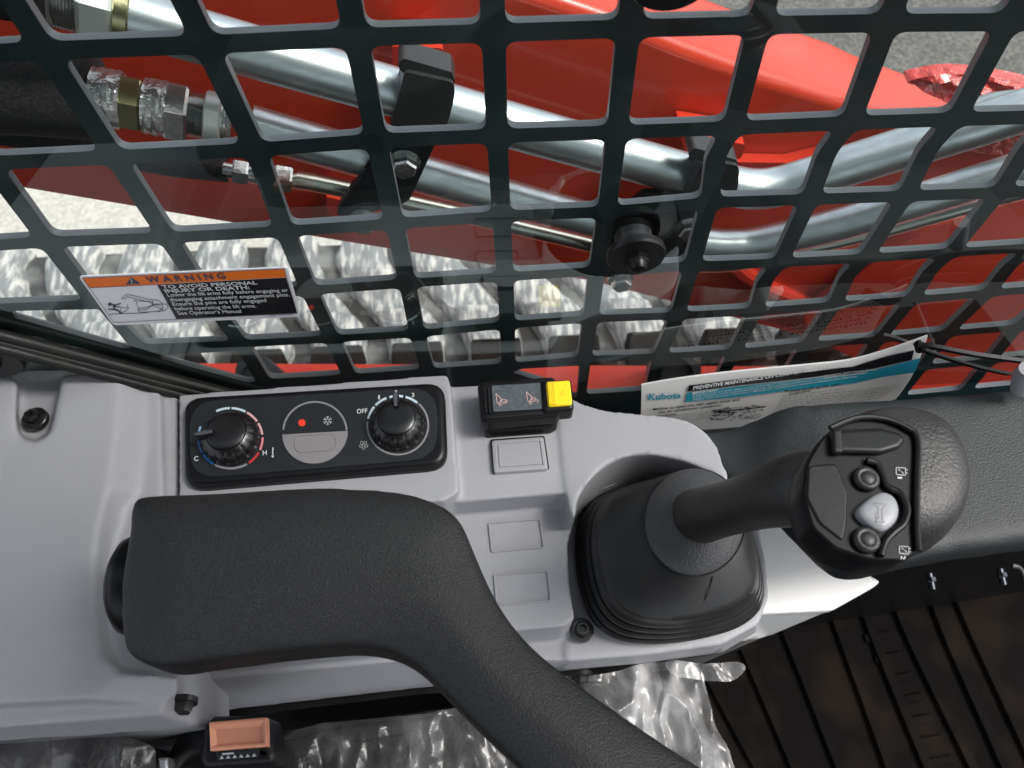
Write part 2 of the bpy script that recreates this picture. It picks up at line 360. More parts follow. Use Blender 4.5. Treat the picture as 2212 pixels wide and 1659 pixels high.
# bright bracket tabs, curved flange and weld tabs on the arm's inner side
for q in ([(845, 100), (958, 104), (953, 165), (850, 160)], [(1468, 290), (1612, 312), (1600, 345), (1480, 330)]):
    bm = NB(); prismY(bm, rnd(q, 10), YA - .03, .028); obj('mounting_tab', bm, M['redb'], arm)
bm = NB(); tube(bm, [PY(x, y, YA - .004) for x, y in ((1575, 560), (1610, 590), (1660, 620), (1720, 645), (1765, 668), (1800, 680))], .009, 10)
obj('flange_rim', bm, M['redb'], arm)
bm = NB(); prismY(bm, [(1590, 350), (1700, 352), (1790, 330), (1800, 352), (1680, 380), (1600, 378)], YA - .012, .011)
obj('weld_tab', bm, M['redb'], arm); bm = NB(); prismY(bm, [(705, 425), (735, 432), (733, 470), (708, 462)], YA - .02, .019)
obj('weld_tab', bm, M['redb'], arm)
bm = NB(); prismY(bm, spl([(1740, 700), (1800, 640), (1900, 560), (2050, 480), (2300, 420), (2300, 520), (2300, 900), (2100, 900), (1900, 800)], 4, True), YA - .016, .015)
obj('gusset_plate', bm, M['red'], arm)
# pivot housing wrapped in film at the front end
bm = NB()
cp = spl([(1960, 178), (2030, 161), (2110, 163), (2240, 188), (2400, 250), (2400, 360), (2212, 340), (2100, 328), (2045, 300), (2075, 250), (2060, 215), (2010, 190)], 6, True)
base = [PY(x, y, YA - .012) for x, y in cp]; cc = sum(base, Vector()) / len(base)
L = [[p + Vector((0, .012, 0)) for p in base], base]
for s in (.93, .85, .7, .5, .3, .12):
    L.append([cc + (p - cc) * s + Vector((0, -.012 * (1 - s) + .008 * noise.noise(p * 60 + Vector((s * 9, 0, 0))), 0)) for p in base])
loft(bm, L); obj('wrapped_pivot', bm, M['redfilm'], arm, angle=25)
# ================================================================== hydraulic pipes
YT = .40
def pipe(name, pts, rad, m, label, Y=YT, n=28):
    p = spl([PY(x, y, yy) for x, y, yy in [(q + (Y,))[:3] if len(q) == 2 else q for q in pts]], 7)
    bm = NB(); tube(bm, p, rad, n); o = obj(name, bm, m); return tag(o, label, 'hydraulic pipe', 'zinc plated hydraulic pipes along the red loader arm')
pipe('hydraulic_pipe', [(283, 36), (433, 79), (804, 185), (1104, 271), (1474, 374), (1560, 397), (1625, 408), (1680, 403), (1740, 386), (1888, 340), (2108, 272), (2330, 200)], .0151, M['zinc'], 'thickest zinc pipe, topmost of the three, bending up behind the guard at its front end')
pipe('hydraulic_pipe', [(540, 272), (650, 303), (1004, 402), (1271, 474), (1440, 513), (1520, 527), (1580, 530), (1640, 524), (1808, 486), (1975, 436), (2175, 374), (2330, 325)], .0136, M['zinc'], 'middle zinc pipe running from the large hose fitting under the topmost pipe')
pipe('hydraulic_pipe', [(640, 388), (700, 399), (937, 449), (1204, 511), (1400, 558), (1500, 572), (1600, 568), (1720, 540), (1890, 502), (2120, 438), (2300, 390)], .0066, M['zinc2'], 'thin zinc pipe, lowest of the three, from the small hose fitting', YT + .012)
pipe('hydraulic_pipe', [(2040, 300, .455), (2090, 256, .45), (2150, 236, .44), (2240, 232, .43), (2340, 250, .42)], .0125, M['zinc'], 'short curved zinc pipe in the upper right in front of the film wrapped pivot')
def axisY(a, b, Y=YT): A, B = PY(*a, Y), PY(*b, Y); return A, (B - A).normalized(), (B - A).length
def fitting(name, label, items, a, b, Y=YT, hexn=None):
    A, ax, Ln = axisY(a, b, Y); t = T(name, A, label, 'hose fitting', 'hose fittings')
    for nm, t0, t1, rr, m, kind in items:
        bm = NB(); c = A + ax * Ln * t0; d = Ln * (t1 - t0)
        if kind == 'hex': lathe(bm, c, ax, [(rr * .9, 0), (rr, d * .12), (rr, d * .88), (rr * .9, d)], 6, ref=(0, -.7, .6))
        elif kind == 'thread': lathe(bm, c, ax, [(rr * (1 - .07 * (k % 2)), d * k / 14) for k in range(15)], 28)
        elif kind == 'film': lathe(bm, c, ax, [(rr * (.9 + .12 * noise.noise(Vector((k * 1.7, 3, 1)))), d * k / 9) for k in range(10)], 26, flute=lambda an, j: .07 * noise.noise(Vector((cos(an) * 3, sin(an) * 3, j * .6))))
        else: lathe(bm, c, ax, [(rr * .93, 0), (rr, d * .1), (rr, d * .9), (rr * .93, d)], 28)
        obj(nm, bm, m, t, angle=28)
    return t
fitting('hose_fitting', 'large fitting with olive hex nut and wrinkled film joining black hose to middle pipe',
        [('crimp_sleeve', 0, .245, .0195, M['film'], 'film'), ('hex_nut', .21, .42, .0172, M['gold'], 'hex'), ('film_sleeve', .42, .62, .0188, M['film'], 'film'),
         ('hex_nut', .60, .80, .0192, M['nut'], 'hex'), ('thread', .80, .93, .0145, M['nut'], 'thread'), ('collar', .93, 1.08, .0165, M['nutw'], 'round'), ('film_sleeve', 1.08, 1.17, .0145, M['film'], 'film')], (200, 207), (460, 256))
fitting('hose_fitting', 'large fitting with pale nut at the top left end of the topmost pipe',
        [('crimp_sleeve', -.55, -.2, .019, M['film'], 'film'), ('hex_nut', -.2, .22, .0195, M['nut'], 'hex'), ('thread', .22, .47, .0165, M['nut'], 'thread'), ('hex_nut', .47, .86, .0185, M['nutw'], 'hex'), ('collar', .86, 1.04, .0168, M['gold'], 'round')], (80, -20), (278, 35))
fitting('hose_fitting', 'small steel fitting between thin braided hose and thin pipe',
        [('ferrule', -.14, .02, .0062, M['nut'], 'round'), ('hex_nut', 0, .22, .0092, M['nut'], 'hex'), ('body', .22, .58, .0072, M['nut'], 'round'), ('hex_nut', .58, .84, .0105, M['nut'], 'hex'), ('collar', .84, 1.02, .0062, M['zinc2'], 'round')], (503, 368), (655, 392), YT + .012)
def hose(pts, rad, label, Y):
    bm = NB(); tube(bm, spl([PY(x, y, Y) for x, y in pts], 6), rad, 24); return tag(obj('hydraulic_hose', bm, M['hose']), label, 'hose', 'braided black hydraulic hoses')
hose([(-400, 190), (-150, 195), (0, 195), (120, 202), (212, 210)], .0262, 'thick black braided hose entering from the left', YT + .004)
hose([(-300, 255), (0, 285), (180, 318), (333, 348), (420, 360), (492, 367)], .0088, 'thin black braided hose below the large fitting', YT + .014)
hose([(-200, -60), (-60, -45), (0, -36), (45, -28)], .018, 'black hose at the top left corner feeding the topmost pipe', YT)
# clamps
def clamp(label, body, cap, plate, bolts, Yc, plateY):
    t = T('pipe_clamp', PY(*body[0], Yc), label, 'pipe clamp', 'black clamps holding the pipes to the arm')
    bm = NB(); prismY(bm, rnd(body, 12), Yc, .022); o = obj('rubber_block', bm, M['clamp'], t); mo = o.modifiers.new('b', 'BEVEL'); mo.width = .002; mo.segments = 3; mo.limit_method = 'ANGLE'
    bm = NB(); prismY(bm, rnd(cap, 6), Yc + .003, .016); o = obj('top_cap', bm, M['clamp'], t); mo = o.modifiers.new('b', 'BEVEL'); mo.width = .0015; mo.segments = 2; mo.limit_method = 'ANGLE'
    bm = NB(); prismY(bm, rnd(plate, 8), plateY, .006); o = obj('bracket_plate', bm, M['black'], t); mo = o.modifiers.new('b', 'BEVEL'); mo.width = .0012; mo.segments = 2; mo.limit_method = 'ANGLE'
    for x, y, rr in bolts:
        c = PY(x, y, plateY); bm = NB(); lathe(bm, c, (0, -1, .0), [(rr * 1.25, -.001), (rr * 1.25, .002), (rr * .9, .0022)], 28)
        hexa(bm, c + Vector((0, -.002, 0)), (0, -1, 0), rr, .008, ref=(.3, 0, 1)); obj('hex_bolt', bm, M['nut'], t, angle=25)
    return t
clamp('left black rubber clamp around the topmost pipe, bracket reaching down to thin pipe', [(873, 155), (980, 178), (983, 205), (972, 250), (955, 300), (838, 300), (858, 230), (866, 190)], [(858, 140), (872, 126), (975, 155), (985, 180), (868, 157)],
      [(850, 280), (950, 290), (885, 432), (860, 445), (745, 470), (725, 462), (760, 405), (800, 370)], [(874, 346, .0085), (784, 470, .0085)], YT - .022, YT - .019)
clamp('black clamp at the bend of the topmost pipe, the right one, with web-covered bracket', [(1520, 345), (1597, 358), (1596, 395), (1588, 428), (1475, 425), (1510, 390)], [(1485, 335), (1500, 319), (1590, 345), (1597, 358), (1512, 348)],
      [(1390, 420), (1520, 420), (1528, 470), (1470, 585), (1310, 600), (1290, 560), (1330, 470)], [(1486, 487, .0085), (1340, 600, .0085)], YT - .022, YT - .016)
# ================================================================== track and its frame
HT = 1.16
tr = T('crawler_track', PH(900, 700, HT + .1), 'wide rubber crawler track with dusty film wrapped lugs below the red arm', 'track')
bm = NB(); e0, e1 = [PH(x, 800, HT + .045) for x in (-300, 2100)], [PH(x, y, HT + .045) for x, y in ((-300, 455), (2100, 640))]
y0 = (e0[0].y + e0[1].y) / 2; y1 = y0 + .29
xs0, xs1 = e0[0].x - .3, e0[1].x + .3
nx, ny = 160, 24
V = [[bm.verts.new((xs0 + (xs1 - xs0) * i / nx, y0 + (y1 - y0) * j / ny, CZ - HT - .035 + .006 * noise.noise(Vector((i * .3, j * .4, 0))))) for j in range(ny + 1)] for i in range(nx + 1)]
for i in range(nx):
    for j in range(ny): bm.faces.new((V[i][j], V[i + 1][j], V[i + 1][j + 1], V[i][j + 1]))
bv = [bm.verts.new(p) for p in ((xs0, y0, CZ - HT - .09), (xs1, y0, CZ - HT - .09), (xs1, y1, CZ - HT - .09), (xs0, y1, CZ - HT - .09))]; bm.faces.new(bv)
bm.faces.new((bv[0], bv[1], V[nx][0], V[0][0])); bm.faces.new((bv[3], bv[2], V[nx][ny], V[0][ny]))
obj('belt', bm, M['belt'], tr)
def lug(x, k):
    bm = NB(); n = 26; w = .096; hgt = .040; rows = []
    for j in range(n + 1):
        s = j / n; yy = y0 - .012 + (y1 - y0 + .02) * s
        bend = -.10 * s + .022 * sin(s * pi * 2) + .006 * noise.noise(Vector((k * 3, s * 5, 0)))
        ww = w * (.9 + .22 * sin(s * pi * 1.0) + .05 * noise.noise(Vector((k, s * 7, 2))))
        top = hgt * (1 - .12 * (2 * s - 1) ** 6) * (.72 if abs(s - .52) < .1 else 1)
        z = CZ - HT - .045; r_ = []
        for q, (dx, hh) in enumerate(((-.55, 0), (-.5, .55), (-.42, .9), (-.3, 1.0), (0, 1.04), (.3, 1.0), (.42, .9), (.5, .55), (.55, 0))):
            nn = .006 * noise.noise(Vector((x * 40 + dx * 3, s * 9, k)))
            r_.append(Vector((x + bend + dx * ww + nn, yy, z + hh * top + nn)))
        rows.append(r_)
    loft(bm, rows); return obj('lug', bm, M['wrap'], tr, angle=50)
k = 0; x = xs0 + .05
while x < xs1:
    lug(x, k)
    bm = NB(); box(bm, (x + .006, y0 - .010, CZ - HT - .006), .088, .06, .06); o = obj('lug_shade_block', bm, M['lug_shade'], tr); mo = o.modifiers.new('b', 'BEVEL'); mo.width = .006; mo.segments = 2  # dark boxes standing in for the shadowed gaps along the track edge
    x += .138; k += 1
fr = T('track_frame', PH(1000, 830, 1.1), 'bright red painted side frame of the crawler track just above the console', 'frame')
bm = NB(); pa = PH(300, 765, 1.02); pb = PH(1950, 775, 1.02); ym = (pa.y + pb.y) / 2
L = []
for x, ym in ((pa.x - .02, pa.y), (pb.x + .3, pb.y + .3 * (pb.y - pa.y) / (pb.x - pa.x))):
    L.append([Vector((x, ym, CZ - 1.07)), Vector((x, ym - .006, CZ - 1.035)), Vector((x, ym - .014, CZ - 1.022)), Vector((x, ym - .03, CZ - 1.02)), Vector((x, ym - .20, CZ - 1.03)), Vector((x, ym - .22, CZ - 1.2)), Vector((x, ym, CZ - 1.2))])
loft(bm, L); obj('beam', bm, M['redb'], fr, angle=25)
def cap_thing(px, h, r, label):
    c = PH(*px, h); t = T('filler_cap', c, label, 'cap', 'grey lobed caps on the red track frame'); bm = NB()
    lathe(bm, c, (0, -.35, 1), [(r, -.03), (r, .012), (r * .96, .018), (r * .62, .02), (r * .58, .012), (r * .2, .012)], 48, flute=lambda an, j: -.06 * (1 + cos(an * 6)) if j < 3 else 0); obj('cap_body', bm, M['dash'], t, angle=30)
cap_thing((560, 822), .98, .036, 'dark grey lobed cap on the red frame, seen left through the lowest guard holes')
cap_thing((1455, 815), .98, .04, 'dark grey round cap on the red frame behind the booklet')
# ================================================================== window: guard, glass, seal
YG, YW = .290, .272
Nd = {}
def row(r, d):
    for v, p in d.items(): Nd[(v, r)] = p
row(0, {0: (-255, 128), 1: (97, 110), 2: (443, 97), 3: (769, 81), 4: (1066, 72), 5: (1359, 62), 6: (1641, 55), 7: (1918, 50), 8: (2180, 48), 9: (2430, 45)})
row(1, {-1: (-290, 370), 0: (-25, 353), 1: (247, 340), 2: (551, 324), 3: (813, 304), 4: (1074, 294), 5: (1333, 286), 6: (1583, 277), 7: (1838, 266), 8: (2066, 258), 9: (2290, 252), 10: (2520, 245)})
row(2, {-1: (-165, 540), 0: (102, 523), 1: (361, 514), 2: (615, 500), 3: (852, 484), 4: (1083, 467), 5: (1311, 458), 6: (1533, 438), 7: (1750, 431), 8: (1957, 424), 9: (2161, 416), 10: (2350, 408), 11: (2560, 400)})
row(3, {-1: (-60, 668), 0: (205, 657), 1: (446, 645), 2: (667, 628), 3: (880, 612), 4: (1091, 598), 5: (1290, 586), 6: (1495, 575), 7: (1686, 568), 8: (1870, 558), 9: (2056, 546), 10: (2235, 535), 11: (2420, 522)})
row(4, {0: (303, 752), 1: (520, 743), 2: (717, 732), 3: (901, 721), 4: (1096, 702), 5: (1276, 689), 6: (1464, 682), 7: (1633, 673), 8: (1803, 660), 9: (1971, 648), 10: (2135, 634), 11: (2295, 620), 12: (2450, 605)})
row(5, {1: (572, 826), 2: (756, 815), 3: (924, 803), 4: (1098, 791), 5: (1262, 776), 6: (1425, 770), 7: (1587, 761), 8: (1744, 745), 9: (1899, 734), 10: (2045, 721), 11: (2198, 708), 12: (2345, 694)})
row(6, {4: (1100, 866), 5: (1252, 858), 6: (1405, 848), 7: (1548, 838), 8: (1695, 824), 9: (1845, 808), 10: (1992, 794), 11: (2140, 780), 12: (2285, 766)})
row(7, {8: (1650, 890), 9: (1795, 874), 10: (1940, 860), 11: (2085, 846), 12: (2230, 832)})
for v in range(0, 10):
    a, b = Nd[(v, 0)], Nd[(v, 1)]; Nd[(v, -1)] = (a[0] + 1.25 * (a[0] - b[0]), a[1] + 1.25 * (a[1] - b[1]))
def P2(x, y): p = PY(x, y, YG); return Vector((p.x, p.z))
def inset_poly(poly, d):
    n = len(poly); A = sum(poly[i].x * poly[(i + 1) % n].y - poly[(i + 1) % n].x * poly[i].y for i in range(n)); s = 1 if A > 0 else -1
    out = []
    for i in range(n):
        a, b, c = poly[i - 1], poly[i], poly[(i + 1) % n]; e1 = (b - a).normalized(); e2 = (c - b).normalized()
        n1 = Vector((-e1.y, e1.x)) * s; n2 = Vector((-e2.y, e2.x)) * s; k = (n1 + n2); k = k / max(.3, k.dot(n1)); out.append(b + k * d)
    return out
def inset_hole(poly):                                                # uprights of the guard are a little wider than its cross bars
    n = len(poly); A = sum(poly[i].x * poly[(i + 1) % n].y - poly[(i + 1) % n].x * poly[i].y for i in range(n)); s = 1 if A > 0 else -1; L_ = []
    for i in range(n):
        a, b = poly[i], poly[(i + 1) % n]; e = (b - a).normalized(); d = .0045 if abs(e.x) > abs(e.y) * 1.3 else .0052; L_.append((a + Vector((-e.y, e.x)) * s * d, e))
    out = []
    for i in range(n):
        (p, e), (q, f) = L_[i - 1], L_[i]; den = e.x * f.y - e.y * f.x
        out.append(q.copy() if abs(den) < .02 else p + e * (((q - p).x * f.y - (q - p).y * f.x) / den))
    return out
holes = []
for r in range(-1, 7):
    for v in range(-1, 12):
        ks = [(v, r), (v + 1, r), (v + 1, r + 1), (v, r + 1)]
        if not all(q in Nd for q in ks): continue
        if (v, r) in ((4, 5), (0, 4), (0, 5)): continue
        c = [P2(*Nd[q]) for q in ks]
        kink = lambda a, b, on: [a + (b - a) * .36 + Vector((-.0042, 0))] if on else []
        on = lambda vv: (r == 1 and vv >= 6) or (r == 3 and vv >= 7)
        poly = [c[0], c[1]] + kink(c[1], c[2], on(v + 1)) + [c[2], c[3]] + (kink(c[0], c[3], on(v)))
        hp = inset_hole(poly); holes.append(rnd([tuple(p) for p in hp], .0055, 5))
for tri, rr in (([(27, 672), (213, 668), (283, 752), (262, 752), (30, 686)], 3), ([(345, 768), (513, 758), (553, 824), (535, 826), (350, 776)], 3), ([(1108, 805), (1125, 797), (1252, 790), (1246, 860), (1200, 832), (1150, 818)], 3)):
    holes.append([(p.x, p.y) for p in [P2(*q) for q in rnd(tri, 6, 4)]])
bm = NB()
ox0, ox1, oz0, oz1 = P2(-700, 900).x - .05, P2(2700, 700).x, CZ - .62, CZ + .02
def ring2(pts): vs = [bm.verts.new((x, YG, z)) for x, z in pts]; return [bm.edges.new((vs[i], vs[(i + 1) % len(vs)])) for i in range(len(vs))]
ed = ring2([(ox0, oz0), (ox1, oz0), (ox1, oz1), (ox0, oz1)])
for hp in holes: ed += ring2(hp)
bmesh.ops.triangle_fill(bm, edges=ed, use_beauty=True, use_dissolve=False)
bmesh.ops.dissolve_limit(bm, angle_limit=.001, verts=bm.verts, edges=bm.edges)
ret = bmesh.ops.extrude_face_region(bm, geom=bm.faces[:]); bmesh.ops.translate(bm, verts=[e for e in ret['geom'] if isinstance(e, bmesh.types.BMVert)], vec=(0, .0045, 0))
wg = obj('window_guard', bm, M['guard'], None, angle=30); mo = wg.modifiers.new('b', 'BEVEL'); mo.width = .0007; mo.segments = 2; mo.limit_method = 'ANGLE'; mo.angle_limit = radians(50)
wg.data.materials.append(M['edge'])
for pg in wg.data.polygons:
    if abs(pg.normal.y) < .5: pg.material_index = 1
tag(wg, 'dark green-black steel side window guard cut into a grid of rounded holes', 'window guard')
bm = NB(); a = [Vector((x, YW, z)) for x, z in ((ox0, CZ - .52), (ox1, CZ - .52), (ox1, CZ + .30), (ox0, CZ + .30))]; bm.faces.new([bm.verts.new(p) for p in a])
tag(obj('window_glass', bm, M['glass'], smooth=False), 'clear side window pane in front of the guard, with mirrored booklet and smudges', 'window')
ws = T('window_seal', PY(180, 800, .27), 'dark olive rubber window seal running down behind the grey rear cover', 'seal')
for k, (a, b, c, rr) in enumerate((((-200, 676), (100, 750), (560, 868), .0040), ((-200, 692), (90, 763), (550, 878), .0034), ((-200, 706), (80, 773), (540, 892), .0036))):
    bm = NB(); tube(bm, spl([PY(*a, YW - .005 - .003 * k), PY(*b, YW - .005 - .003 * k), PY(*c, YW - .005 - .003 * k)], 6), rr, 12); obj('seal_lip', bm, M['seal'], ws)
# rubber latch bumpers on the window
def bumper(px, label, rr=.0175):
    c = PY(*px, YW - .004); t = T('window_latch_bumper', c, label, 'latch bumper', 'black rubber bumpers through the window')
    ax = (0, -1, -.05); bm = NB(); lathe(bm, c + Vector((0, .008, 0)), ax, [(rr * .66, 0), (rr * .66, .004), (rr * .74, .011)], 36); obj('rubber_body', bm, M['rubber'], t)
    bm = NB(); lathe(bm, c, ax, [(rr * 1.0, .003), (rr * 1.03, .005), (rr * 1.03, .0065), (rr * .98, .0078), (rr * .3, .0078)], 44); obj('washer', bm, M['black'], t, angle=30)
    bm = NB(); hexa(bm, c + Vector((0, -.0078, 0)), ax, rr * .42, .004, ref=(0, 0, 1)); lathe(bm, c + Vector((0, -.0116, 0)), ax, [(rr * .34, 0), (rr * .33, .002), (rr * .24, .0045), (rr * .05, .0055)], 24); obj('acorn_nut', bm, M['gloss'], t, angle=30)
bumper((1371, 533), 'black rubber latch bumper with round washer and acorn nut in the middle of the window', .0158)
bumper((-24, 757), 'black rubber latch bumper cut off at the left edge of the photo', .02)
bumper((1450, -100), 'black rubber latch bumper cut off at the top edge above the middle of the window', .018)
# ================================================================== warning label
fl = lambda d: (lambda x, y: PY(x, y, YW - d))
wl = T('warning_label', PY(245, 702, YW), 'orange, white and black WARNING sticker about the lift arms on the window', 'warning label')
bm = NB(); prismY(bm, rnd([(169, 597), (621, 577), (650, 684), (245, 703)], 9), YW - .0006, .0005); obj('sticker_backing', bm, M['lab_white'], wl, smooth=False)
f1, f2, f3 = fl(.0008), fl(.0010), fl(.0013)
bm = NB(); sheet(bm, f1, [[(178, 601), (614, 581), (618, 599), (194, 622)]]); obj('orange_header', bm, M['lab_or'], wl, smooth=False)
bm = NB(); sheet(bm, f1, [[(339, 615), (618, 600), (642, 676), (381, 689)]]); obj('black_text_panel', bm, M['lab_bk'], wl, smooth=False)
bm = NB()
text(bm, 'W A R N I N G', (320, 611), (489, 602), (483, 590), (312, 599), f3, .03)
sheet(bm, f2, [[(272, 615), (304, 613), (283, 599)]])
sheet(bm, f2, stroke([(178, 601), (614, 581), (642, 677), (246, 697)], .9, True) + stroke([(194, 622), (339, 615)], .8))
# machine drawing: lift arms, cab, tracks, falling bucket and a struck person
for pl in ([(263, 645), (271, 638), (276, 636), (322, 647), (341, 649), (350, 655), (352, 664), (346, 668)], [(263, 645), (270, 646), (275, 641), (320, 652), (330, 658), (348, 660)],
           [(288, 648), (293, 650), (330, 652), (330, 662)], [(293, 650), (300, 668)], [(298, 666), (315, 665), (335, 657), (360, 657), (363, 664), (355, 672), (340, 672)], [(329, 650), (329, 656)],
           [(298, 668), (302, 675), (345, 673), (352, 669), (330, 660), (316, 669), (298, 670)], [(236, 679), (320, 676)], [(258, 678), (262, 665), (278, 665), (272, 672), (258, 678)], [(275, 658), (276, 663)]):
    sheet(bm, f2, stroke(pl, 1.1))
sheet(bm, f2, stroke([(238, 657), (248, 660), (246, 668), (256, 672), (262, 677)], 3) + stroke([(246, 660), (260, 656)], 2.4) + stroke([(244, 663), (260, 663)], 2) + stroke([(234, 668), (250, 669)], 2.6) + [[(233, 656), (238, 653), (242, 657), (239, 661), (234, 661)]])
text(bm, 'V0511-57402', (580, 684), (636, 681), (635, 678), (579, 681), f2)
obj('black_lettering', bm, M['lab_ink'], wl, smooth=False)
bm = NB()
text(bm, 'TO AVOID PERSONAL', (352, 623.5), (557, 614), (554, 607), (347, 616.5), f2, .025)
text(bm, 'INJURY OR DEATH:', (358, 632), (540, 624.5), (537, 617), (353, 625), f2, .025)
for s, a, b in (('Lower the lift arms fully before engaging or', (363, 641), (623, 630)), ('disengaging attachment engagement pins.', (368, 651), (626, 640)), ('Ensure the pins are fully engaged', (374, 660.5), (576, 652)), ('before operating the lift arms.', (379, 670.5), (554, 664)), ("See Operator's Manual", (385, 680), (522, 675.5))):
    text(bm, s, a, b, (b[0] - 2.5, b[1] - 7.2), (a[0] - 3.5, a[1] - 7.2), f2, .012)
sheet(bm, f3, stroke([(283, 602.5), (284.5, 608.5)], 1.8) + stroke([(285, 611), (285.5, 612)], 1.8))
obj('white_lettering', bm, M['ink'], wl, smooth=False)
# ================================================================== side console
con = T('side_console', PH(800, 1400, .6), 'grey moulded plastic side console carrying climate panel, lock switch and joystick', 'console')
bm = NB()
prism(bm, rnd([(386, 852), (640, 833), (880, 815), (968, 808), (976, 850), (986, 1000), (991, 1062), (960, 1082), (386, 1110)], [4, 10, 10, 14, 10, 10, 10, 6, 4]), .452, .56)
prism(bm, rnd([(960, 836), (1198, 824), (1212, 900), (1232, 1035), (1226, 1064), (970, 1086)], [4, 8, 4, 12, 12, 4]), .463, .56)
prism(bm, [(p[0], p[1], .462 - (p[0] - 1192) * .00002) for p in spl([(1192, 826), (1240, 862), (1300, 884), (1400, 895), (1470, 903), (1522, 930), (1552, 970), (1568, 1010), (1572, 1040), (1550, 1028), (1500, 1003), (1440, 986), (1380, 981), (1325, 996), (1280, 1030), (1250, 1075), (1240, 1120), (1222, 1062), (1205, 900)], 4, True)], .46, .56)
prism(bm, rnd([(330, 1090), (1226, 1050), (1238, 1120), (1226, 1180), (1230, 1260), (1241, 1336), (1220, 1352), (900, 1384), (330, 1438)], 6), .487, .56)
prism(bm, rnd([(1215, 1000), (1330, 975), (1560, 1010), (1622, 1090), (1655, 1200), (1662, 1290), (1640, 1348), (1560, 1392), (1400, 1414), (1222, 1428)], 10), .528, .565)
prism(bm, [(362, 1100), (900, 1100), (1226, 1100), (1640, 1100), (1655, 1290), (1634, 1346), (1556, 1390), (1400, 1411), (1232, 1426), (900, 1424), (365, 1474)], .53, 0,
      [(364, 1200, .60), (900, 1180, .60), (1226, 1160, .60), (1640, 1140, .60), (1652, 1300, .60), (1634, 1366, .60), (1560, 1410, .60), (1400, 1432, .60), (1232, 1448, .60), (900, 1488, .60), (365, 1549, .60)])
b_ = obj('console_body', bm, M['grey'], con, angle=0); remesh(b_, .0014, 5, .6)
# rear cover
bm = NB()
prism(bm, rnd([(-260, 808), (20, 801), (60, 798), (270, 790), (346, 846), (352, 1060), (352, 1545), (-260, 1590)], [2, 10, 10, 26, 16, 6, 6, 4]), .449, .57)
prism(bm, rnd([(330, 851), (382, 852), (382, 1120), (330, 1120)], 3), .457, .56)
prism(bm, [(-260, 828, .43), (18, 816, .432), (38, 826, .433), (34, 905, .432), (42, 944, .432), (75, 958, .431), (108, 940, .431), (118, 905, .432), (136, 815, .434), (240, 805, .434), (256, 820, .434), (246, 960, .433), (232, 1060, .432), (216, 1130, .431), (206, 1200, .43), (204, 1330, .43), (214, 1410, .43), (258, 1454, .432), (384, 1462, .44), (386, 1495, .446), (352, 1525, .45), (190, 1512, .435), (-260, 1535, .435)], 0, 0,
      [(-260, 805, .47), (40, 800, .47), (50, 830, .47), (46, 905, .47), (52, 936, .47), (76, 944, .47), (98, 932, .47), (106, 905, .47), (130, 805, .47), (262, 794, .456), (342, 850, .456), (346, 960, .456), (338, 1060, .458), (296, 1150, .466), (276, 1210, .47), (270, 1330, .47), (276, 1400, .47), (300, 1442, .47), (390, 1440, .48), (388, 1480, .49), (340, 1545, .50), (190, 1552, .50), (-260, 1570, .50)])
prism(bm, [(-260, 1500, .46), (384, 1470, .46), (350, 1530, .46), (-260, 1560, .46)], 0, 0, [(-260, 1500, .60), (364, 1470, .60), (345, 1548, .60), (-260, 1597, .60)])
rc = obj('rear_cover', bm, M['grey'], con, angle=0)
remesh(rc, .0016, 16, .6)
def screw(px, h, r, parent, tor=True, name='screw'):
    c = PH(*px, h); bm = NB(); lathe(bm, c, (0, 0, 1), [(r * 1.0, -.002), (r * 1.0, .0012), (r * .92, .0018), (r * .6, .002)], 36)
    lathe(bm, c, (0, 0, 1), [(r * .62, .001), (r * .62, .0055), (r * .5, .0068), (r * .32, .0068), (r * .26, .0035), (r * .05, .0035)], 6 if tor else 32); return obj(name, bm, M['steel_dk'], parent, angle=28)
screw((76, 905), .4440, .0078, con); screw((1257, 1362), .522, .0078, con, False)
def hexbolt(px, h, r, parent, ax=(0, -1, .2)):
    c = PH(*px, h); bm = NB(); lathe(bm, c, ax, [(r * 1.35, -.002), (r * 1.35, .001)], 28); hexa(bm, c, ax, r, .006, ref=(1, 0, 0)); return obj('hex_bolt', bm, M['steel_dk'], parent, angle=28)
hexbolt((398, 1516), .471, .0055, con); hexbolt((1258, 1461), .57, .0055, con)
# embossed outlines, blank cover
for q in ([(1054, 1129), (1167, 1120), (1176, 1184), (1061, 1194)], [(1066, 1241), (1184, 1232), (1191, 1299), (1071, 1309)]):
    bm = NB(); o = rnd(q, 5); c = (sum(p[0] for p in q) / 4, sum(p[1] for p in q) / 4); n = len(o)
    O = [PH(x, y, .4862) for x, y in o]; I = inset(O, .0009); Om, Im = inset(O, .0002), inset(O, .0007)
    loft(bm, [dz(O, -.0015), O, dz(Om, .0006), dz(Im, .0006), I, dz(I, -.0015)], False, False); obj('embossed_outline', bm, M['grey'], con)
bm = NB(); bq = [(1062, 951), (1174, 943), (1184, 1013), (1067, 1021)]; rq = lambda ins, d: dz(ringq(bq, .459, .0018, ins), d)
loft(bm, [rq(0, -.006), rq(0, -.0008), rq(.0003, -.0002), rq(.0008, 0), rq(.0026, 0), rq(.0031, -.0007), rq(.0036, -.0007), rq(.0040, 0), rq(.005, 0)]); obj('blank_switch_cover', bm, M['grey2'], con, angle=30)
bm = NB(); O = [PH(x, y, .4622) for x, y in rnd([(1059, 949), (1176, 941), (1187, 1014), (1065, 1024)], 6)]; loft(bm, [dz(O, -.001), O]); obj('cover_gap', bm, M['black'], con)
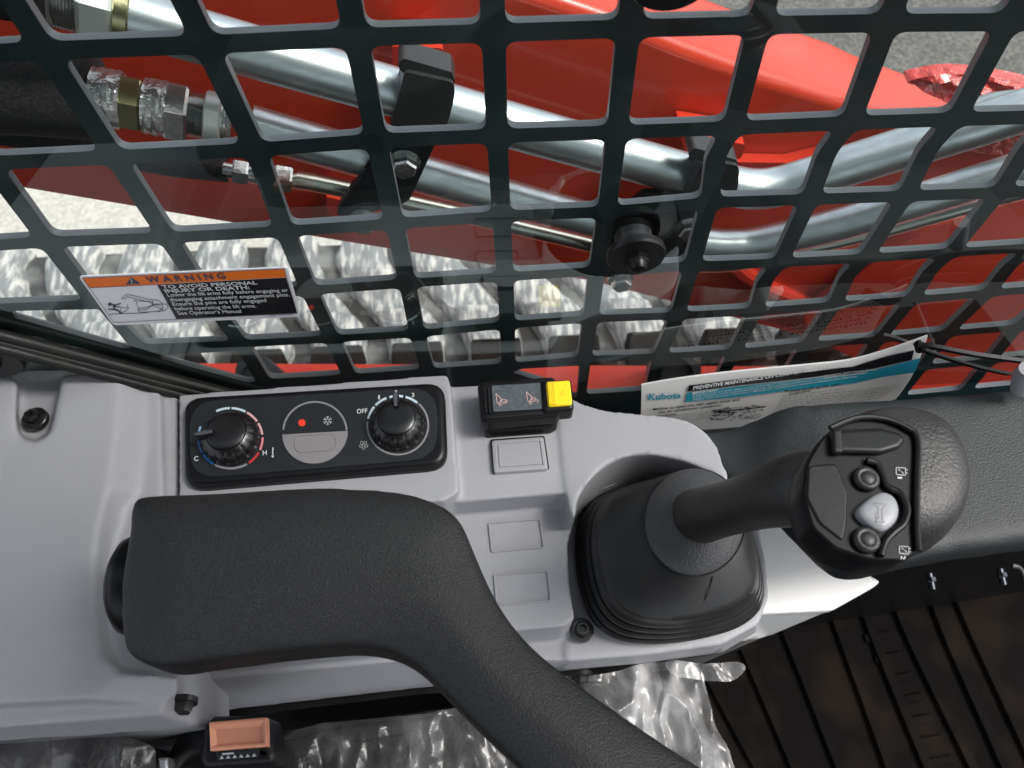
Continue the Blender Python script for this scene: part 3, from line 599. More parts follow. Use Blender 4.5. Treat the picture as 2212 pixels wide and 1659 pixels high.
# tab behind the boot, black patch on the well floor
bm = NB(); prism(bm, rnd([(1258, 1062), (1300, 1020), (1350, 1002), (1356, 1035), (1290, 1060), (1262, 1085)], 4), .505, .53); obj('inner_rib', bm, M['grey'], con, angle=30)
bm = NB(); prism(bm, rnd([(1394, 1002), (1560, 1006), (1570, 1060), (1398, 1045)], 5), .502, .53); obj('inner_rib', bm, M['grey'], con, angle=30)
bm = NB(); prism(bm, [(1340, 998), (1420, 990), (1420, 1050), (1330, 1050)], .5265, .53); obj('well_dark_patch', bm, M['black'], con, angle=30)
# ================================================================== climate panel
HP = .4445
cl = T('climate_panel', PH(680, 1040, .452), 'black climate control panel with two round knobs on the grey console', 'climate panel')
bm = NB(); slab(bm, [(394, 856), (960, 822), (967, 1006), (396, 1055)], HP, .009, .0042, 6, 46); obj('bezel', bm, M['gloss'], cl, angle=50)
fp = rnd([(409, 868), (944, 836), (946, 990), (411, 1034)], 62, 8)
bm = NB(); O = [PH(x, y, HP - .0004) for x, y in fp]; loft(bm, [dz(O, -.002), O]); obj('faceplate', bm, M['face'], cl, smooth=False)
bm = NB(); sheet(bm, lambda x, y: PH(x, y, HP - .0003), stroke(fp, 1.0, True)); obj('panel_groove', bm, M['lab_bk'], cl, smooth=False)
ff = lambda x, y: PH(x, y, HP - .0007)
K = lambda x, y: (x * .29763 + 329.2, y * .29763 + 768.1)
def ink(bm, q): sheet(bm, ff, q)
inks = {k: NB() for k in ('ink', 'inkg', 'blue', 'blue2', 'pale', 'lpink', 'mpink', 'dred', 'lblue')}
cx, cy = K(566, 600)
for a0, a1, c in ((185, 209, 'blue2'), (213, 238, 'blue'), (241, 301, 'inkg'), (305, 332, 'dred'), (337, 362, 'mpink'), (367, 390, 'lpink'), (394, 419, 'lpink'), (62, 88, 'pale'), (91, 116, 'pale'), (157, 167, 'lblue')):
    b = NB(); ink(b, arcband(cx, cy, 72, 67.5, a0, a1, 5)); obj('scale_segment', b, M[c], cl, smooth=False)
cx2, cy2 = K(1781, 505)
b = NB(); ink(b, arcband(cx2, cy2, 68, 65.5, 173, 407, 4)); obj('scale_segment', b, M['inkg'], cl, smooth=False)
for a0, a1 in ((141, 167), (112, 137), (80, 106), (50, 75)): b = NB(); ink(b, arcband(cx2, cy2, 68, 65.5, a0, a1, 5)); obj('scale_segment', b, M['pale'], cl, smooth=False)
cx3, cy3 = K(1180, 553)
b = NB(); ink(b, arcband(cx3, cy3, 70.5, 66.5, 3, 176, 4)); obj('button_ring', b, M['inkg'], cl, smooth=False)
def tx(s, c, w, h, sk=.0, bold=0.01):
    b = NB()
    x, y = K(*c); w *= .29763; h *= .29763; sl = -.07 * w
    text(b, s, (x - w / 2, y + h / 2 - sl / 2), (x + w / 2, y + h / 2 + sl / 2), (x + w / 2, y - h / 2 + sl / 2), (x - w / 2, y - h / 2 - sl / 2), ff, bold); obj('lettering', b, M['ink'], cl, smooth=False)
tx('C', (318, 747), 30, 34); tx('H', (815, 705), 30, 35); tx('1', (1645, 302), 12, 30); tx('2', (1768, 266), 20, 28); tx('3', (1891, 285), 20, 28); tx('OFF', (1522, 402), 76, 32)
x, y = K(873, 703); ink(inks['ink'], stroke([(x + .5, y - 10), (x, y + 7)], 2.2) + [[(x + 2.8 * cos(t), y + 8 + 2.8 * sin(t)) for t in [k * pi / 5 for k in range(10)]]])
obj('thermometer_symbol', inks['ink'], M['ink'], cl, smooth=False); inks['ink'] = NB()
x, y = K(1272, 473)
for k in range(6):
    a = k * pi / 3 + .5; d = Vector((cos(a), sin(a))); e = Vector((-d.y, d.x)); c = Vector((x, y))
    ink(inks['ink'], stroke([tuple(c + d * 3.6), tuple(c + d * 9)], .9) + stroke([tuple(c + d * 8.5 + e * 2.6), tuple(c + d * 6), tuple(c + d * 8.5 - e * 2.6)], .8))
ink(inks['ink'], stroke([(x + 3.8 * cos(k * pi / 3 + .5), y + 3.8 * sin(k * pi / 3 + .5)) for k in range(6)], .9, True))
obj('snowflake_symbol', inks['ink'], M['ink'], cl, smooth=False); inks['ink'] = NB()
x, y = K(1533, 650)
for k in range(5):
    a = k * 2 * pi / 5 + .3; ink(inks['ink'], stroke([(x + 6 * cos(a) + 3.6 * cos(t) * cos(a) - 2.8 * sin(t) * sin(a), y + 6 * sin(a) + 3.6 * cos(t) * sin(a) + 2.8 * sin(t) * cos(a)) for t in [j * pi / 6 for j in range(12)]], .8, True))
obj('fan_symbol', inks['ink'], M['ink'], cl, smooth=False)
bm = NB(); x, y = K(1085, 487); O = [PH(x + 7.6 * cos(t), y + 7.2 * sin(t), HP - .0008) for t in [k * pi / 12 for k in range(24)]]; loft(bm, [dz(O, -.001), O]); obj('indicator_lamp', bm, M['red_led'], cl, smooth=False)
bm = NB(); O = [PH(cx3 + 70.5 * cos(t), cy3 + 2 - (cos(t) * 4) + 66.5 * sin(t), HP - .0012) for t in [pi * k / 28 for k in range(29)]]; loft(bm, [dz(O, -.001), O]); ac = obj('push_button', bm, M['mauve'], cl, smooth=False)
bm = NB(); O = [PH(*K(*p), HP - .0013) for p in rnd([(1025, 580), (1335, 562), (1343, 690), (1035, 712)], 58, 7)]; I = inset(O, .0009); loft(bm, [dz(O, -.001), dz(inset(O, .0003), .0005), dz(inset(O, .0007), .0005), dz(I, .0001), dz(inset(O, .002), .0001)]); obj('button_rim', bm, M['mauve'], ac)
PB['push_button'] = Vector(cl.location)
def knob(c, R, ang):
    b = PH(*c, HP - .0004); kb = NB(); nfl = 16
    fl_ = lambda an, j: (-.055 * max(0, cos(an * nfl)) ** 2 if j in (2, 3, 4) else 0)
    lathe(kb, b, (0, 0, 1), [(R * 1.04, 0), (R * 1.04, .0012), (R * 1.0, .0025), (R * .99, .007), (R * .93, .0092), (R * .78, .0112), (R * .72, .0118), (R * .70, .0112), (R * .69, .0125), (R * .6, .0132), (R * .3, .0136), (R * .05, .0137)], 160, flute=fl_)
    o = obj('knob', kb, M['knob'], cl, angle=35); d = Vector((cos(ang), sin(ang), 0)); e = Vector((-d.y, d.x, 0))
    pb = NB(); pts = [(.42, .10), (.9, .12), (1.04, .04), (1.04, -.04), (.9, -.12), (.42, -.10)]; O = [b + d * R * p[0] + e * R * p[1] + Vector((0, 0, .0155)) for p in pts]
    loft(pb, [dz(O, -.008), dz(O, -.001), inset(O, .0006)]); PB[o.name] = Vector(cl.location); pn = obj('pointer', pb, M['gloss'], o, angle=30)
    pb = NB(); O = [b + d * R * p[0] + e * R * p[1] * .6 + Vector((0, 0, .0158)) for p in pts]; loft(pb, [dz(O, -.001), O]); obj('pointer_mark', pb, M['ptr'], o, smooth=False)
knob((501, 951), .0172, radians(187)); knob((861, 922), .0166, radians(91))
# ================================================================== lock switch
lk = T('lock_switch', PH(1120, 920, .463), 'black attachment lock slide switch with yellow slider on the console', 'switch')
bm = NB(); slab(bm, [(1040, 842), (1196, 832), (1206, 912), (1192, 921), (1048, 931)], .452, .012, .002, 3, 8); obj('base', bm, M['gloss'], lk, angle=45)
bm = NB(); slab(bm, [(1030, 824), (1200, 810), (1213, 896), (1040, 912)], .4375, .012, .0035, 5, 16); obj('housing', bm, M['gloss'], lk, angle=45)
bm = NB(); slab(bm, [(1170, 822), (1234, 817), (1241, 884), (1174, 890)], .4345, .013, .002, 4, 12); obj('slide_guide', bm, M['gloss'], lk, angle=45)
bm = NB(); slab(bm, [(1179, 824), (1231, 820), (1237, 873), (1184, 877)], .4325, .004, .0012, 3, 7); ys = obj('slider', bm, M['yellow'], lk, angle=45); PB[ys.name] = Vector(lk.location)
bm = NB()
for k in range(5):
    x = 1183.5 + k * 3.3; tube(bm, [PH(x, 825.5, .4323), PH(x + 4.3, 874, .4323)], .00045, 8)
obj('grip_rib', bm, M['yellow'], ys)
bm = NB(); sheet(bm, lambda x, y: PH(x, y, .43235), stroke([(1209, 854), (1219, 853), (1216, 843)], .9, True)); obj('arrow_mark', bm, M['yellow2'], ys, smooth=False)
bm = NB(); O = [PH(x, y, .4370) for x, y in rnd([(1062, 833), (1167, 827), (1172, 883), (1066, 889)], 3)]; loft(bm, [dz(O, -.002), O]); lp = obj('symbol_plate', bm, M['film_face'], lk, smooth=False)
bm = NB()
for k in range(2): tube(bm, [PH(1046 + k * 8, 838, .4372), PH(1050 + k * 8, 893, .4372)], .0009, 10)
obj('grip_rib', bm, M['gloss'], lk)
bm = NB(); fk = lambda x, y: PH(x, y, .4367)
for dx, dy, op in ((0, 0, 0), (66, -4, 1)):
    for pl, cz in (([(1071, 850), (1083, 862), (1078, 872), (1074, 870)], True), ([(1076, 870), (1080, 877)], False), ([(1079, 869), (1083, 876)], False), ([(1082, 866), (1085, 863), (1090, 863), (1092, 867), (1089, 871), (1084, 871)], True),
                   ([(1091, 864), (1095, 864), (1096, 867), (1094, 870), (1090, 870)] if not op else [(1092, 868), (1096, 868), (1097, 871), (1094, 874)], False), ([(1086, 867), (1088, 867)], False)):
        sheet(bm, fk, stroke([(x + dx, y + dy) for x, y in pl], 1.0, cz))
obj('lock_symbols', bm, M['pink'], lk, smooth=False)
# ================================================================== armrest
AR = [(274, 1074), (308, 1056), (450, 1052), (640, 1040), (760, 1042), (860, 1050), (920, 1066), (965, 1086), (995, 1116), (1015, 1160), (1045, 1232), (1080, 1300), (1130, 1368), (1210, 1440), (1310, 1512), (1420, 1588), (1530, 1659), (1700, 1770),
      (1300, 1800), (1110, 1640), (1020, 1556), (950, 1484), (893, 1430), (835, 1400), (770, 1389), (700, 1390), (500, 1412), (370, 1430), (315, 1432), (268, 1412), (248, 1372), (247, 1250), (262, 1150)]
ar = T('armrest', PH(600, 1300, .42), 'large black grained foam armrest curving down towards the seat', 'armrest')
bm = NB(); prism(bm, [tuple(p) for p in spl(AR, 4, True)], .336, .372); o = obj('pad', bm, M['arm'], ar, angle=0); remesh(o, .002, 15, .6)
def dome(o, outline, amp, reach):                                    # bake the remesh and crown its top like stuffed foam
    import numpy as np
    bpy.context.view_layer.update(); me = bpy.data.meshes.new_from_object(o.evaluated_get(bpy.context.evaluated_depsgraph_get())); o.modifiers.clear(); o.data = me
    n = len(me.vertices); c = np.empty(n * 3); me.vertices.foreach_get('co', c); c = c.reshape(-1, 3); q = np.array([(p.x, p.y) for p in outline]); r = np.roll(q, -1, 0)
    off = np.array([o.location.x, o.location.y]) if o.parent is None else np.zeros(2)
    d = np.full(n, 9.0)
    for a, b in zip(q, r):
        e = b - a; t = np.clip(((c[:, :2] + off - a) @ e) / (e @ e), 0, 1); d = np.minimum(d, np.linalg.norm(c[:, :2] + off - a - t[:, None] * e, axis=1))
    z1 = c[:, 2].max(); z0 = c[:, 2].min(); k = np.clip((c[:, 2] - z0) / (z1 - z0), 0, 1)
    t = np.minimum(d / reach, 1); c[:, 2] += k * amp * (1 - (1 - t) ** 2 - .6); me.vertices.foreach_set('co', c.ravel()); me.update()
dome(o, [PH(p[0], p[1],   .336) for p in spl(AR, 4, True)], .009, .030)
o.modifiers.new('s', 'SMOOTH').iterations = 12
bm = NB(); c = PH(320, 1262, .395); lathe(bm, c + Vector((-.014, 0, 0)), (1, 0, 0), [(.012, 0), (.020, .001), (.024, .004), (.0255, .008), (.0255, .016), (.022, .020), (.022, .05)], 48); obj('adjuster_knob', bm, M['gloss'], ar, angle=35)
bm = NB(); tube(bm, [PH(330, 1262, .40), PH(800, 1250, .40)], .012, 16); obj('pivot_bar', bm, M['black'], ar)
# ================================================================== joystick
js = T('joystick', PH(1450, 1200, .525), 'black joystick with ribbed rubber boot and round button head', 'joystick')
bo_ = spl([(1243, 1160), (1262, 1100), (1310, 1062), (1400, 1036), (1500, 1018), (1560, 1030), (1600, 1085), (1632, 1170), (1650, 1260), (1645, 1310), (1600, 1352), (1520, 1378), (1420, 1391), (1330, 1380), (1275, 1335), (1248, 1250)], 6, True)
ctr = Vector((1502, 1128)); angs = [2 * pi * k / 96 for k in range(96)]
def on_outline(a):
    best = None; d = Vector((cos(a), sin(a))); c0 = Vector((1447, 1205))
    for i in range(len(bo_)):
        p, q = Vector(bo_[i]) - c0, Vector(bo_[(i + 1) % len(bo_)]) - c0; e = q - p; den = d.x * e.y - d.y * e.x
        if abs(den) < 1e-9: continue
        t = (p.x * e.y - p.y * e.x) / den; s = (p.x * d.y - p.y * d.x) / den
        if t > 0 and -.001 <= s <= 1.001: best = c0 + d * t
    return best
OUT = [on_outline(a) for a in angs]; COLR = [Vector((ctr.x + 108 * cos(a), ctr.y + 117 * sin(a))) for a in angs]
pf = []
for i in range(4):
    s, h = .0 + .078 * i, .526 - .0145 * i
    pf += [(s + .045, h + .002), (s + .02, h + .001)] + [(s - .006 + .05 * (1 - sin(t / 8 * pi)) * (1 if t < 4 else 1.7), h - .0150 * t / 8) for t in range(1, 8)]
pf += [(.318, .4645), (.325, .462), (.36, .459), (.44, .4565), (.6, .4525), (.8, .448), (1.0, .445), (1.0, .449)]
bm = NB(); loft(bm, [[PH(*(OUT[k].lerp(COLR[k], s)), h) for k in range(96)] for s, h in pf]); bt = obj('rubber_boot', bm, M['rubber'], js, angle=32)
bm = NB(); PBs = []
for s, h in ((1.0, .4455), (1.0, .442), (.97, .4405), (.8, .4375), (.62, .434), (.45, .432)):
    PBs.append([PH(1500 + 107 * s * cos(a) , 1128 - 22 * (1 - s) + 116 * s * sin(a), h) for a in angs])
loft(bm, PBs); obj('collar', bm, M['leather'], js, angle=50)
stp = spl([(1488, 1122, .450), (1540, 1106, .415), (1600, 1090, .388), (1670, 1070, .362), (1740, 1058, .345), (1800, 1060, .338), (1850, 1065, .336)], 6)
bm = NB(); n_ = len(stp); tube(bm, [PH(p.x, p.y, p.z) for p in stp], [.0175 - .003 * sin(min(1, i / n_ * 1.6) * pi) + .0012 * (i / n_) for i in range(n_)], 36); obj('stem', bm, M['grip'], js)
hd = spl([(1722, 1075), (1735, 1000), (1768, 940), (1820, 900), (1890, 886), (1960, 896), (2020, 925), (2060, 980), (2080, 1050), (2080, 1110), (2060, 1165), (2015, 1210), (1950, 1228), (1880, 1222), (1800, 1195), (1745, 1145)], 6, True)
hd = [Vector((1890 + (p.x - 1890) * .89, 1042 + (p.y - 1042) * .88)) for p in hd]
hp = [PH(p.x, p.y, .335) for p in hd]; hc = sum(hp, Vector()) / len(hp)
bm = NB(); L = []
for s, z in ((.55, -.02), (.84, -.016), (.96, -.008), (1.0, 0), (.985, .008), (.94, .016), (.86, .0225), (.76, .026), (.6, .028), (.3, .029), (.05, .029)): L.append([hc + (p - hc) * s + Vector((0, 0, z)) for p in hp])
loft(bm, L); he = obj('head', bm, M['grip'], js, angle=0)
HF = .3042
# recessed faceplate
fpl = rnd([(1733, 1065), (1742, 1000), (1775, 945), (1822, 908), (1890, 896), (1962, 918), (1985, 950), (1984, 1110), (1988, 1190), (1955, 1212), (1880, 1210), (1805, 1185), (1755, 1140)], 14)
bm = NB(); O = [PH(x, y, .3045) for x, y in fpl]; loft(bm, [dz(O, -.020), dz(O, -.0012), dz(inset(O, .001), 0), inset(O, .002)]); obj('faceplate', bm, M['gloss'], js, angle=45)
bm = NB(); tube(bm, spl([PH(x, y, .303) for x, y in ((1793, 925), (1850, 903), (1910, 905), (1960, 925), (1982, 950), (1981, 1040), (1980, 1130), (1984, 1190))], 6), .0014, 10); obj('raised_rim', bm, M['gloss'], js)
bm = NB(); slab(bm, [(1800, 927), (1903, 922), (1948, 934), (1958, 950), (1945, 966), (1905, 978), (1804, 976)], .3010, .006, .0018, 4, 6); obj('rocker_switch', bm, M['gloss'], js, angle=45)
bm = NB(); slab(bm, [(1798, 926), (1820, 925), (1823, 977), (1800, 977)], .3004, .004, .0012, 4, 5); obj('rocker_stop', bm, M['black'], js, angle=45)
bm = NB(); slab(bm, [(1745, 1005), (1806, 1000), (1832, 1060), (1830, 1130), (1822, 1170), (1770, 1130), (1742, 1075)], .3036, .003, .0009, 4, 8); obj('thumb_rest', bm, M['black'], js, angle=45)
for c in ((1870, 1035), (1870, 1167)):
    b = PH(*c, .3035); bm = NB(); lathe(bm, b, (0, 0, 1), [(.0056, 0), (.0055, .0012), (.0049, .0021), (.0040, .0024), (.0030, .0021), (.0026, .0024), (.0005, .0025)], 40); obj('round_button', bm, M['rubber'], js, angle=40)
tear = spl([(1853, 1105), (1872, 1080), (1905, 1062), (1932, 1072), (1943, 1100), (1935, 1128), (1908, 1146), (1876, 1132)], 6, True)
bm = NB(); O = [PH(p.x, p.y, .3008) for p in tear]; cc = sum(O, Vector()) / len(O); sc = lambda s, z: [cc + (p - cc) * s + Vector((0, 0, z)) for p in O]
loft(bm, [sc(1, -.006), sc(1, -.002), sc(.97, -.0006), sc(.9, .0003), sc(.7, .0008), sc(.3, .001)]); hb_ = obj('horn_button', bm, M['silver'], js, angle=0); PB[hb_.name] = Vector(js.location)
bm = NB(); sheet(bm, lambda x, y: PH(x, y, .2996), stroke([(1888, 1085), (1915, 1090)], 1.4) + stroke([(1888, 1090), (1897, 1093), (1898, 1118), (1893, 1126)], 1.2) + stroke([(1913, 1093), (1906, 1098), (1906, 1120), (1911, 1128)], 1.2) + stroke([(1893, 1126), (1911, 1128)], 1.3) + stroke([(1898, 1106), (1893, 1108), (1893, 1118), (1898, 1120)], 1.1)); obj('horn_symbol', bm, M['inkg'], hb_, smooth=False)
bm = NB(); tube(bm, spl([PH(x, y, .303) for x, y in ((1872, 995), (1895, 1003), (1908, 1030), (1918, 1052), (1944, 1066), (1959, 1098), (1952, 1130), (1930, 1150), (1912, 1170), (1902, 1200))], 6), .0016, 10); obj('button_surround', bm, M['gloss'], js)
bm = NB(); fj = lambda x, y: PH(x, y, .3040)
for ox, oy, dgt in ((1936, 1010, '1'), (1943, 1180, '2')):
    sheet(bm, fj, stroke([(ox, oy), (ox + 20, oy + 1), (ox + 20, oy + 17), (ox, oy + 15)], 1.3, True) + stroke([(ox + 20, oy + 5), (ox + 24, oy + 5)], 1.3) + stroke([(ox + 20, oy + 12), (ox + 24, oy + 12)], 1.3) + stroke([(ox + 5, oy + 4), (ox + 11, oy + 9), (ox + 9, oy + 7), (ox + 16, oy + 13)], 1.5))
    text(bm, dgt, (ox + 3, oy + 20), (ox + 3, oy + (24 if dgt == '1' else 29)), (ox + 13, oy + (24 if dgt == '1' else 29)), (ox + 13, oy + 20), fj, .0)
obj('battery_symbols', bm, M['ink'], js, smooth=False)
bm = NB(); tube(bm, [PH(x, y, h) for x, y, h in ((1541, 1246, .4452), (1532, 1280, .4485), (1518, 1305, .4545))], .0004, 6); obj('mould_line', bm, M['lab_bk'], js)
# ================================================================== dash moulding, white panel
bm = NB(); prism(bm, [tuple(p) for p in spl([(1500, 930, .456), (1560, 925, .456), (1640, 896, .448), (1700, 872, .436), (1800, 860, .43), (1950, 852, .43), (2100, 843, .43), (2420, 826, .43), (2460, 1000, .43), (2430, 1130, .43), (2100, 1186, .43), (1960, 1212, .43), (1880, 1232, .43), (1835, 1228, .432), (1795, 1205, .435), (1740, 1162, .44), (1680, 1120, .448), (1620, 1070, .452), (1530, 1000, .455)], 4, True)], .43, .46)
o = obj('front_dash_moulding', bm, M['dash'], None, angle=0); remesh(o, .0028, 30, .6); tag(o, 'dark grey textured dash moulding stretching right behind the joystick head', 'dash')
bm = NB(); prism(bm, [tuple(p) for p in rnd([(1560, 1090), (1700, 1120), (1830, 1200), (1900, 1262), (1800, 1318), (1640, 1326), (1560, 1340)], 10)], .53, .54)
prism(bm, [(1600, 1322, .532), (1800, 1316, .532), (1905, 1258, .532), (1800, 1200, .54), (1600, 1250, .54)], 0, 0, [(1590, 1400, .62), (1660, 1375, .62), (1880, 1262, .58), (1800, 1200, .58), (1600, 1250, .6)])
o = obj('fender_panel', bm, M['white'], None, angle=0); remesh(o, .0018, 6, .6); tag(o, 'glossy white panel wedge between joystick boot and floor', 'panel')
# ================================================================== booklet
bk = T('booklet', PY(1700, 880, .24), 'white maintenance booklet with black and teal headings tucked behind the dash', 'booklet')
topl = spl([(1386, 832), (1475, 817), (1600, 802), (1750, 788), (1841, 777), (1930, 752), (2004, 726)], 8); botl = spl([(1380, 930), (1480, 930), (1600, 922), (1740, 905), (1830, 890), (1890, 876), (1935, 862)], 8)
n_ = len(topl)
def bks(i, j, off=0):                                                # i along 0..1, j down 0..1
    f_ = i * (n_ - 1); k = min(int(f_), n_ - 2); t = f_ - k
    a = topl[k].lerp(topl[k + 1], t); b = botl[k].lerp(botl[k + 1], t)
    A = PY(a.x, a.y, .251); B = PY(b.x, b.y, .243); p = A.lerp(B, j); p.y -= .004 * sin(j * pi) + off; return p
bm = NB(); G = [[[bm.verts.new(bks(i / 120, j / 24, -.0012 * s)) for j in range(25)] for i in range(121)] for s in (0, 1)]
for s in (0, 1):
    for i in range(120):
        for j in range(24): bm.faces.new((G[s][i][j], G[s][i + 1][j], G[s][i + 1][j + 1], G[s][i][j + 1]))
for i in range(120):
    for j in (0, 24): bm.faces.new((G[0][i][j], G[0][i + 1][j], G[1][i + 1][j], G[1][i][j]))
for j in range(24):
    for i in (0, 120): bm.faces.new((G[0][i][j], G[0][i][j + 1], G[1][i][j + 1], G[1][i][j]))
obj('pages', bm, M['paper'], bk, angle=40)
def inv(x, y):                                                       # picture point -> booklet coordinates
    d = ray(x, y); best = None
    lo_, hi_ = 0.0, 1.0
    for it in range(14):
        i = (lo_ + hi_) / 2; f_ = i * (n_ - 1); k = min(int(f_), n_ - 2); t = f_ - k; a = topl[k].lerp(topl[k + 1], t); b = botl[k].lerp(botl[k + 1], t); v = (y - a.y) / (b.y - a.y); xx = a.x + (b.x - a.x) * v
        if xx < x: lo_ = i
        else: hi_ = i
    return i, v
def fb(x, y):
    i, v = inv(x, y); return bks(i, v, .0009)
def fb2(x, y): i, v = inv(x, y); return bks(i, v, .0014)
def grid_sheet(bm, fn, tl, tr, br, bl, nx=24):
    P_ = lambda a, b, t: (a[0] + (b[0] - a[0]) * t, a[1] + (b[1] - a[1]) * t)
    for k in range(nx):
        a, b, c, d = P_(tl, tr, k / nx), P_(tl, tr, (k + 1) / nx), P_(bl, br, (k + 1) / nx), P_(bl, br, k / nx); sheet(bm, fn, [[a, b, c, d]])
bm = NB(); pts_t = [(1487, 826), (1600, 812), (1750, 797), (1841, 786), (1912, 765), (1973, 749)]; pts_b = [(1483, 836), (1600, 822), (1750, 806), (1841, 797), (1910, 780), (1967, 765)]
for k in range(5): grid_sheet(bm, fb, pts_t[k], pts_t[k + 1], pts_b[k + 1], pts_b[k], 8)
for pl in ([(1408, 868), (1418, 867), (1418, 870), (1408, 871)], [(1693, 829), (1702, 828), (1700, 831), (1691, 832)]): sheet(bm, fb, [pl])
for s, a, b, hh in (('How to open the rear upper cover and', (1419, 871), (1594, 850), 5.5), ('the air conditioner condenser', (1419, 878), (1556, 861), 5), ('How to tilt up the cabin', (1705, 832), (1813, 818), 4.5), ('WARNING', (1700, 838), (1748, 831), 4), ('WARNING', (1418, 886), (1458, 881), 4)):
    text(bm, s, a, b, (b[0] + 2, b[1] - hh), (a[0] + 2, a[1] - hh), fb, .02)
ls = 'avoid personal injury or death when the machine is running keep clear'
for k in range(9): text(bm, 'To avoid personal injury or death:' if k == 0 else ls[k * 2:], (1686 - k * 3, 842 + k * 5.2), (1820 + k * 3 if k == 0 else 1945 - k * 7, 826 + k * 5.2 if k == 0 else 812 + k * 6), (1822 if k == 0 else 1946 - k * 7, 823 if k == 0 else 809.5 + k * 6), (1687 - k * 3, 839 + k * 5.2), fb)
for k in range(4): text(bm, 'avoid personal injury or death: engine is running', (1412, 890 + k * 5), (1600 - k * 6, 863 + k * 6), (1601 - k * 6, 860.5 + k * 6), (1413, 887.5 + k * 5), fb)
random.seed(3)
grid_sheet(bm, fb, (1540, 873), (1652, 861), (1650, 864), (1538, 876), 8)
for k in range(60):
    x = random.uniform(1535, 1640); y = random.uniform(868, 900) - (x - 1535) * .1; sheet(bm, fb, stroke([(x, y), (x + random.uniform(-9, 12), y + random.uniform(-4, 4)), (x + random.uniform(-9, 12), y + random.uniform(-4, 4))], 1.2))
obj('black_print', bm, M['lab_bk'], bk, smooth=False)
bm = NB(); pts_t = [(1482, 838), (1600, 824), (1750, 808), (1841, 799), (1910, 782), (1992, 759)]; pts_b = [(1479, 854), (1600, 842), (1750, 824), (1841, 814), (1905, 799), (1982, 786)]
for k in range(5): grid_sheet(bm, fb, pts_t[k], pts_t[k + 1], pts_b[k + 1], pts_b[k], 8)
text(bm, 'Kubota', (1399, 853), (1469, 847), (1470, 838), (1401, 843), fb, .03)
obj('teal_print', bm, M['teal'], bk, smooth=False)
bm = NB()
text(bm, 'PREVENTIVE MAINTENANCE ON COMPACT TRACK LOADERS', (1495, 831.5), (1826, 785), (1827, 780), (1497, 826), fb2, .025)
text(bm, 'IMPORTANT', (1492, 839.5), (1549, 832), (1550, 828.5), (1493, 836), fb2, .02)
for k, s in enumerate(('Keeping your machine clean is the best way to maintain your machine performance and prevent failure.', 'If the machine is not maintained properly, the machine performance and reliability may be affected.', "Please refer to your Operator's Manual for maintenance recommendations and intervals.")):
    text(bm, s, (1494, 842.5 + k * 3.8), (1892 - k * 22, 787 + k * 7.2), (1893 - k * 22, 784.3 + k * 7.2), (1495, 840 + k * 3.8), fb2, .006)
obj('white_print', bm, M['ink'], bk, smooth=False)
bm = NB()                                                            # print on the back, seen mirrored in the window
def fbb(x, y):
    i, v = inv(x, y); p = bks(i, v, -.0022); return p
for k, s in enumerate(('Instructions of air cleaning indicator', 'essential for all operators to understand', 'place of air cleaning indicator/message', 'Air Cleaning Warning indicator', 'is determined indicator and the correct usage', 'important battery lamp')):
    text(bm, s, (1960 - k * 8, 770 + k * 13), (1560 - k * 12, 822 + k * 12), (1560 - k * 12, 813 + k * 12), (1960 - k * 8, 761 + k * 13), fbb, .02 if k in (0, 3) else .0)
obj('back_print', bm, M['lab_bk'], bk, smooth=False)
# cable ties holding the booklet, and their stud
ct = 'black nylon cable ties at the booklet corner'
def strap(pts, label, w=.0040):
    P_ = spl([PY(x, y, Y) for x, y, Y in pts], 8); bm = NB(); L = []
    for i, p in enumerate(P_):
        t = (P_[min(i + 1, len(P_) - 1)] - P_[max(i - 1, 0)]).normalized(); u = (Vector((0, -.45, .9)) - t * Vector((0, -.45, .9)).dot(t)).normalized(); v = t.cross(u)
        L.append([p + u * w * a + v * w * .28 * b for a, b in ((-1, -1), (1, -1), (1, 1), (-1, 1))])
    loft(bm, L); return tag(obj('cable_tie', bm, M['black'], angle=30), label, 'cable tie', ct)
strap([(1984, 750, .246), (2005, 747, .243), (2100, 765, .235), (2200, 779, .23), (2330, 800, .225)], 'upper black cable tie strap passing through the booklet hole')
strap([(1990, 755, .246), (2050, 775, .24), (2120, 795, .235), (2180, 808, .232)], 'lower ribbed black cable tie strap below the other one', .003)
strap([(1900, 722, .255), (1925, 728, .256), (1950, 737, .256), (1985, 748, .252)], 'short loose tail end of black cable tie behind the booklet top', .003)
bm = NB(); tube(bm, [PH(2206, 840, .42), PH(2210, 812, .405), PH(2222, 796, .395)], [.006, .006, .0052], 20); tag(obj('grey_stud', bm, M['grey2']), 'small light grey post standing on the dash at the right edge', 'post')
# ================================================================== floor
fm = T('floor_mat', PH(1900, 1500, 1.05), 'dark brown-black ribbed rubber floor mat in the footwell', 'floor mat')
bm = NB(); O = [PH(x, y, 1.05) for x, y in ((1100, 1250), (2500, 1050), (2700, 2000), (1000, 2000))]; loft(bm, [dz(O, -.01), O]); obj('mat_sheet', bm, M['mat'], fm, smooth=False)
ribs = [((1500, 1400), (1538, 1479), (1635, 1659), (1690, 1760)), ((1560, 1310), (1608, 1409), (1715, 1659), (1760, 1770)), ((1650, 1270), (1695, 1366), (1811, 1659), (1850, 1760)), ((1780, 1280), (1811, 1363), (1918, 1659), (1950, 1760)), ((1925, 1290), (1975, 1406), (2098, 1659), (2140, 1750)), ((2060, 1280), (2108, 1390), (2208, 1606), (2280, 1760)), ((1855, 1290), (1890, 1390), (2000, 1659), (2040, 1760)), ((2010, 1290), (2048, 1390), (2150, 1620), (2210, 1760))]
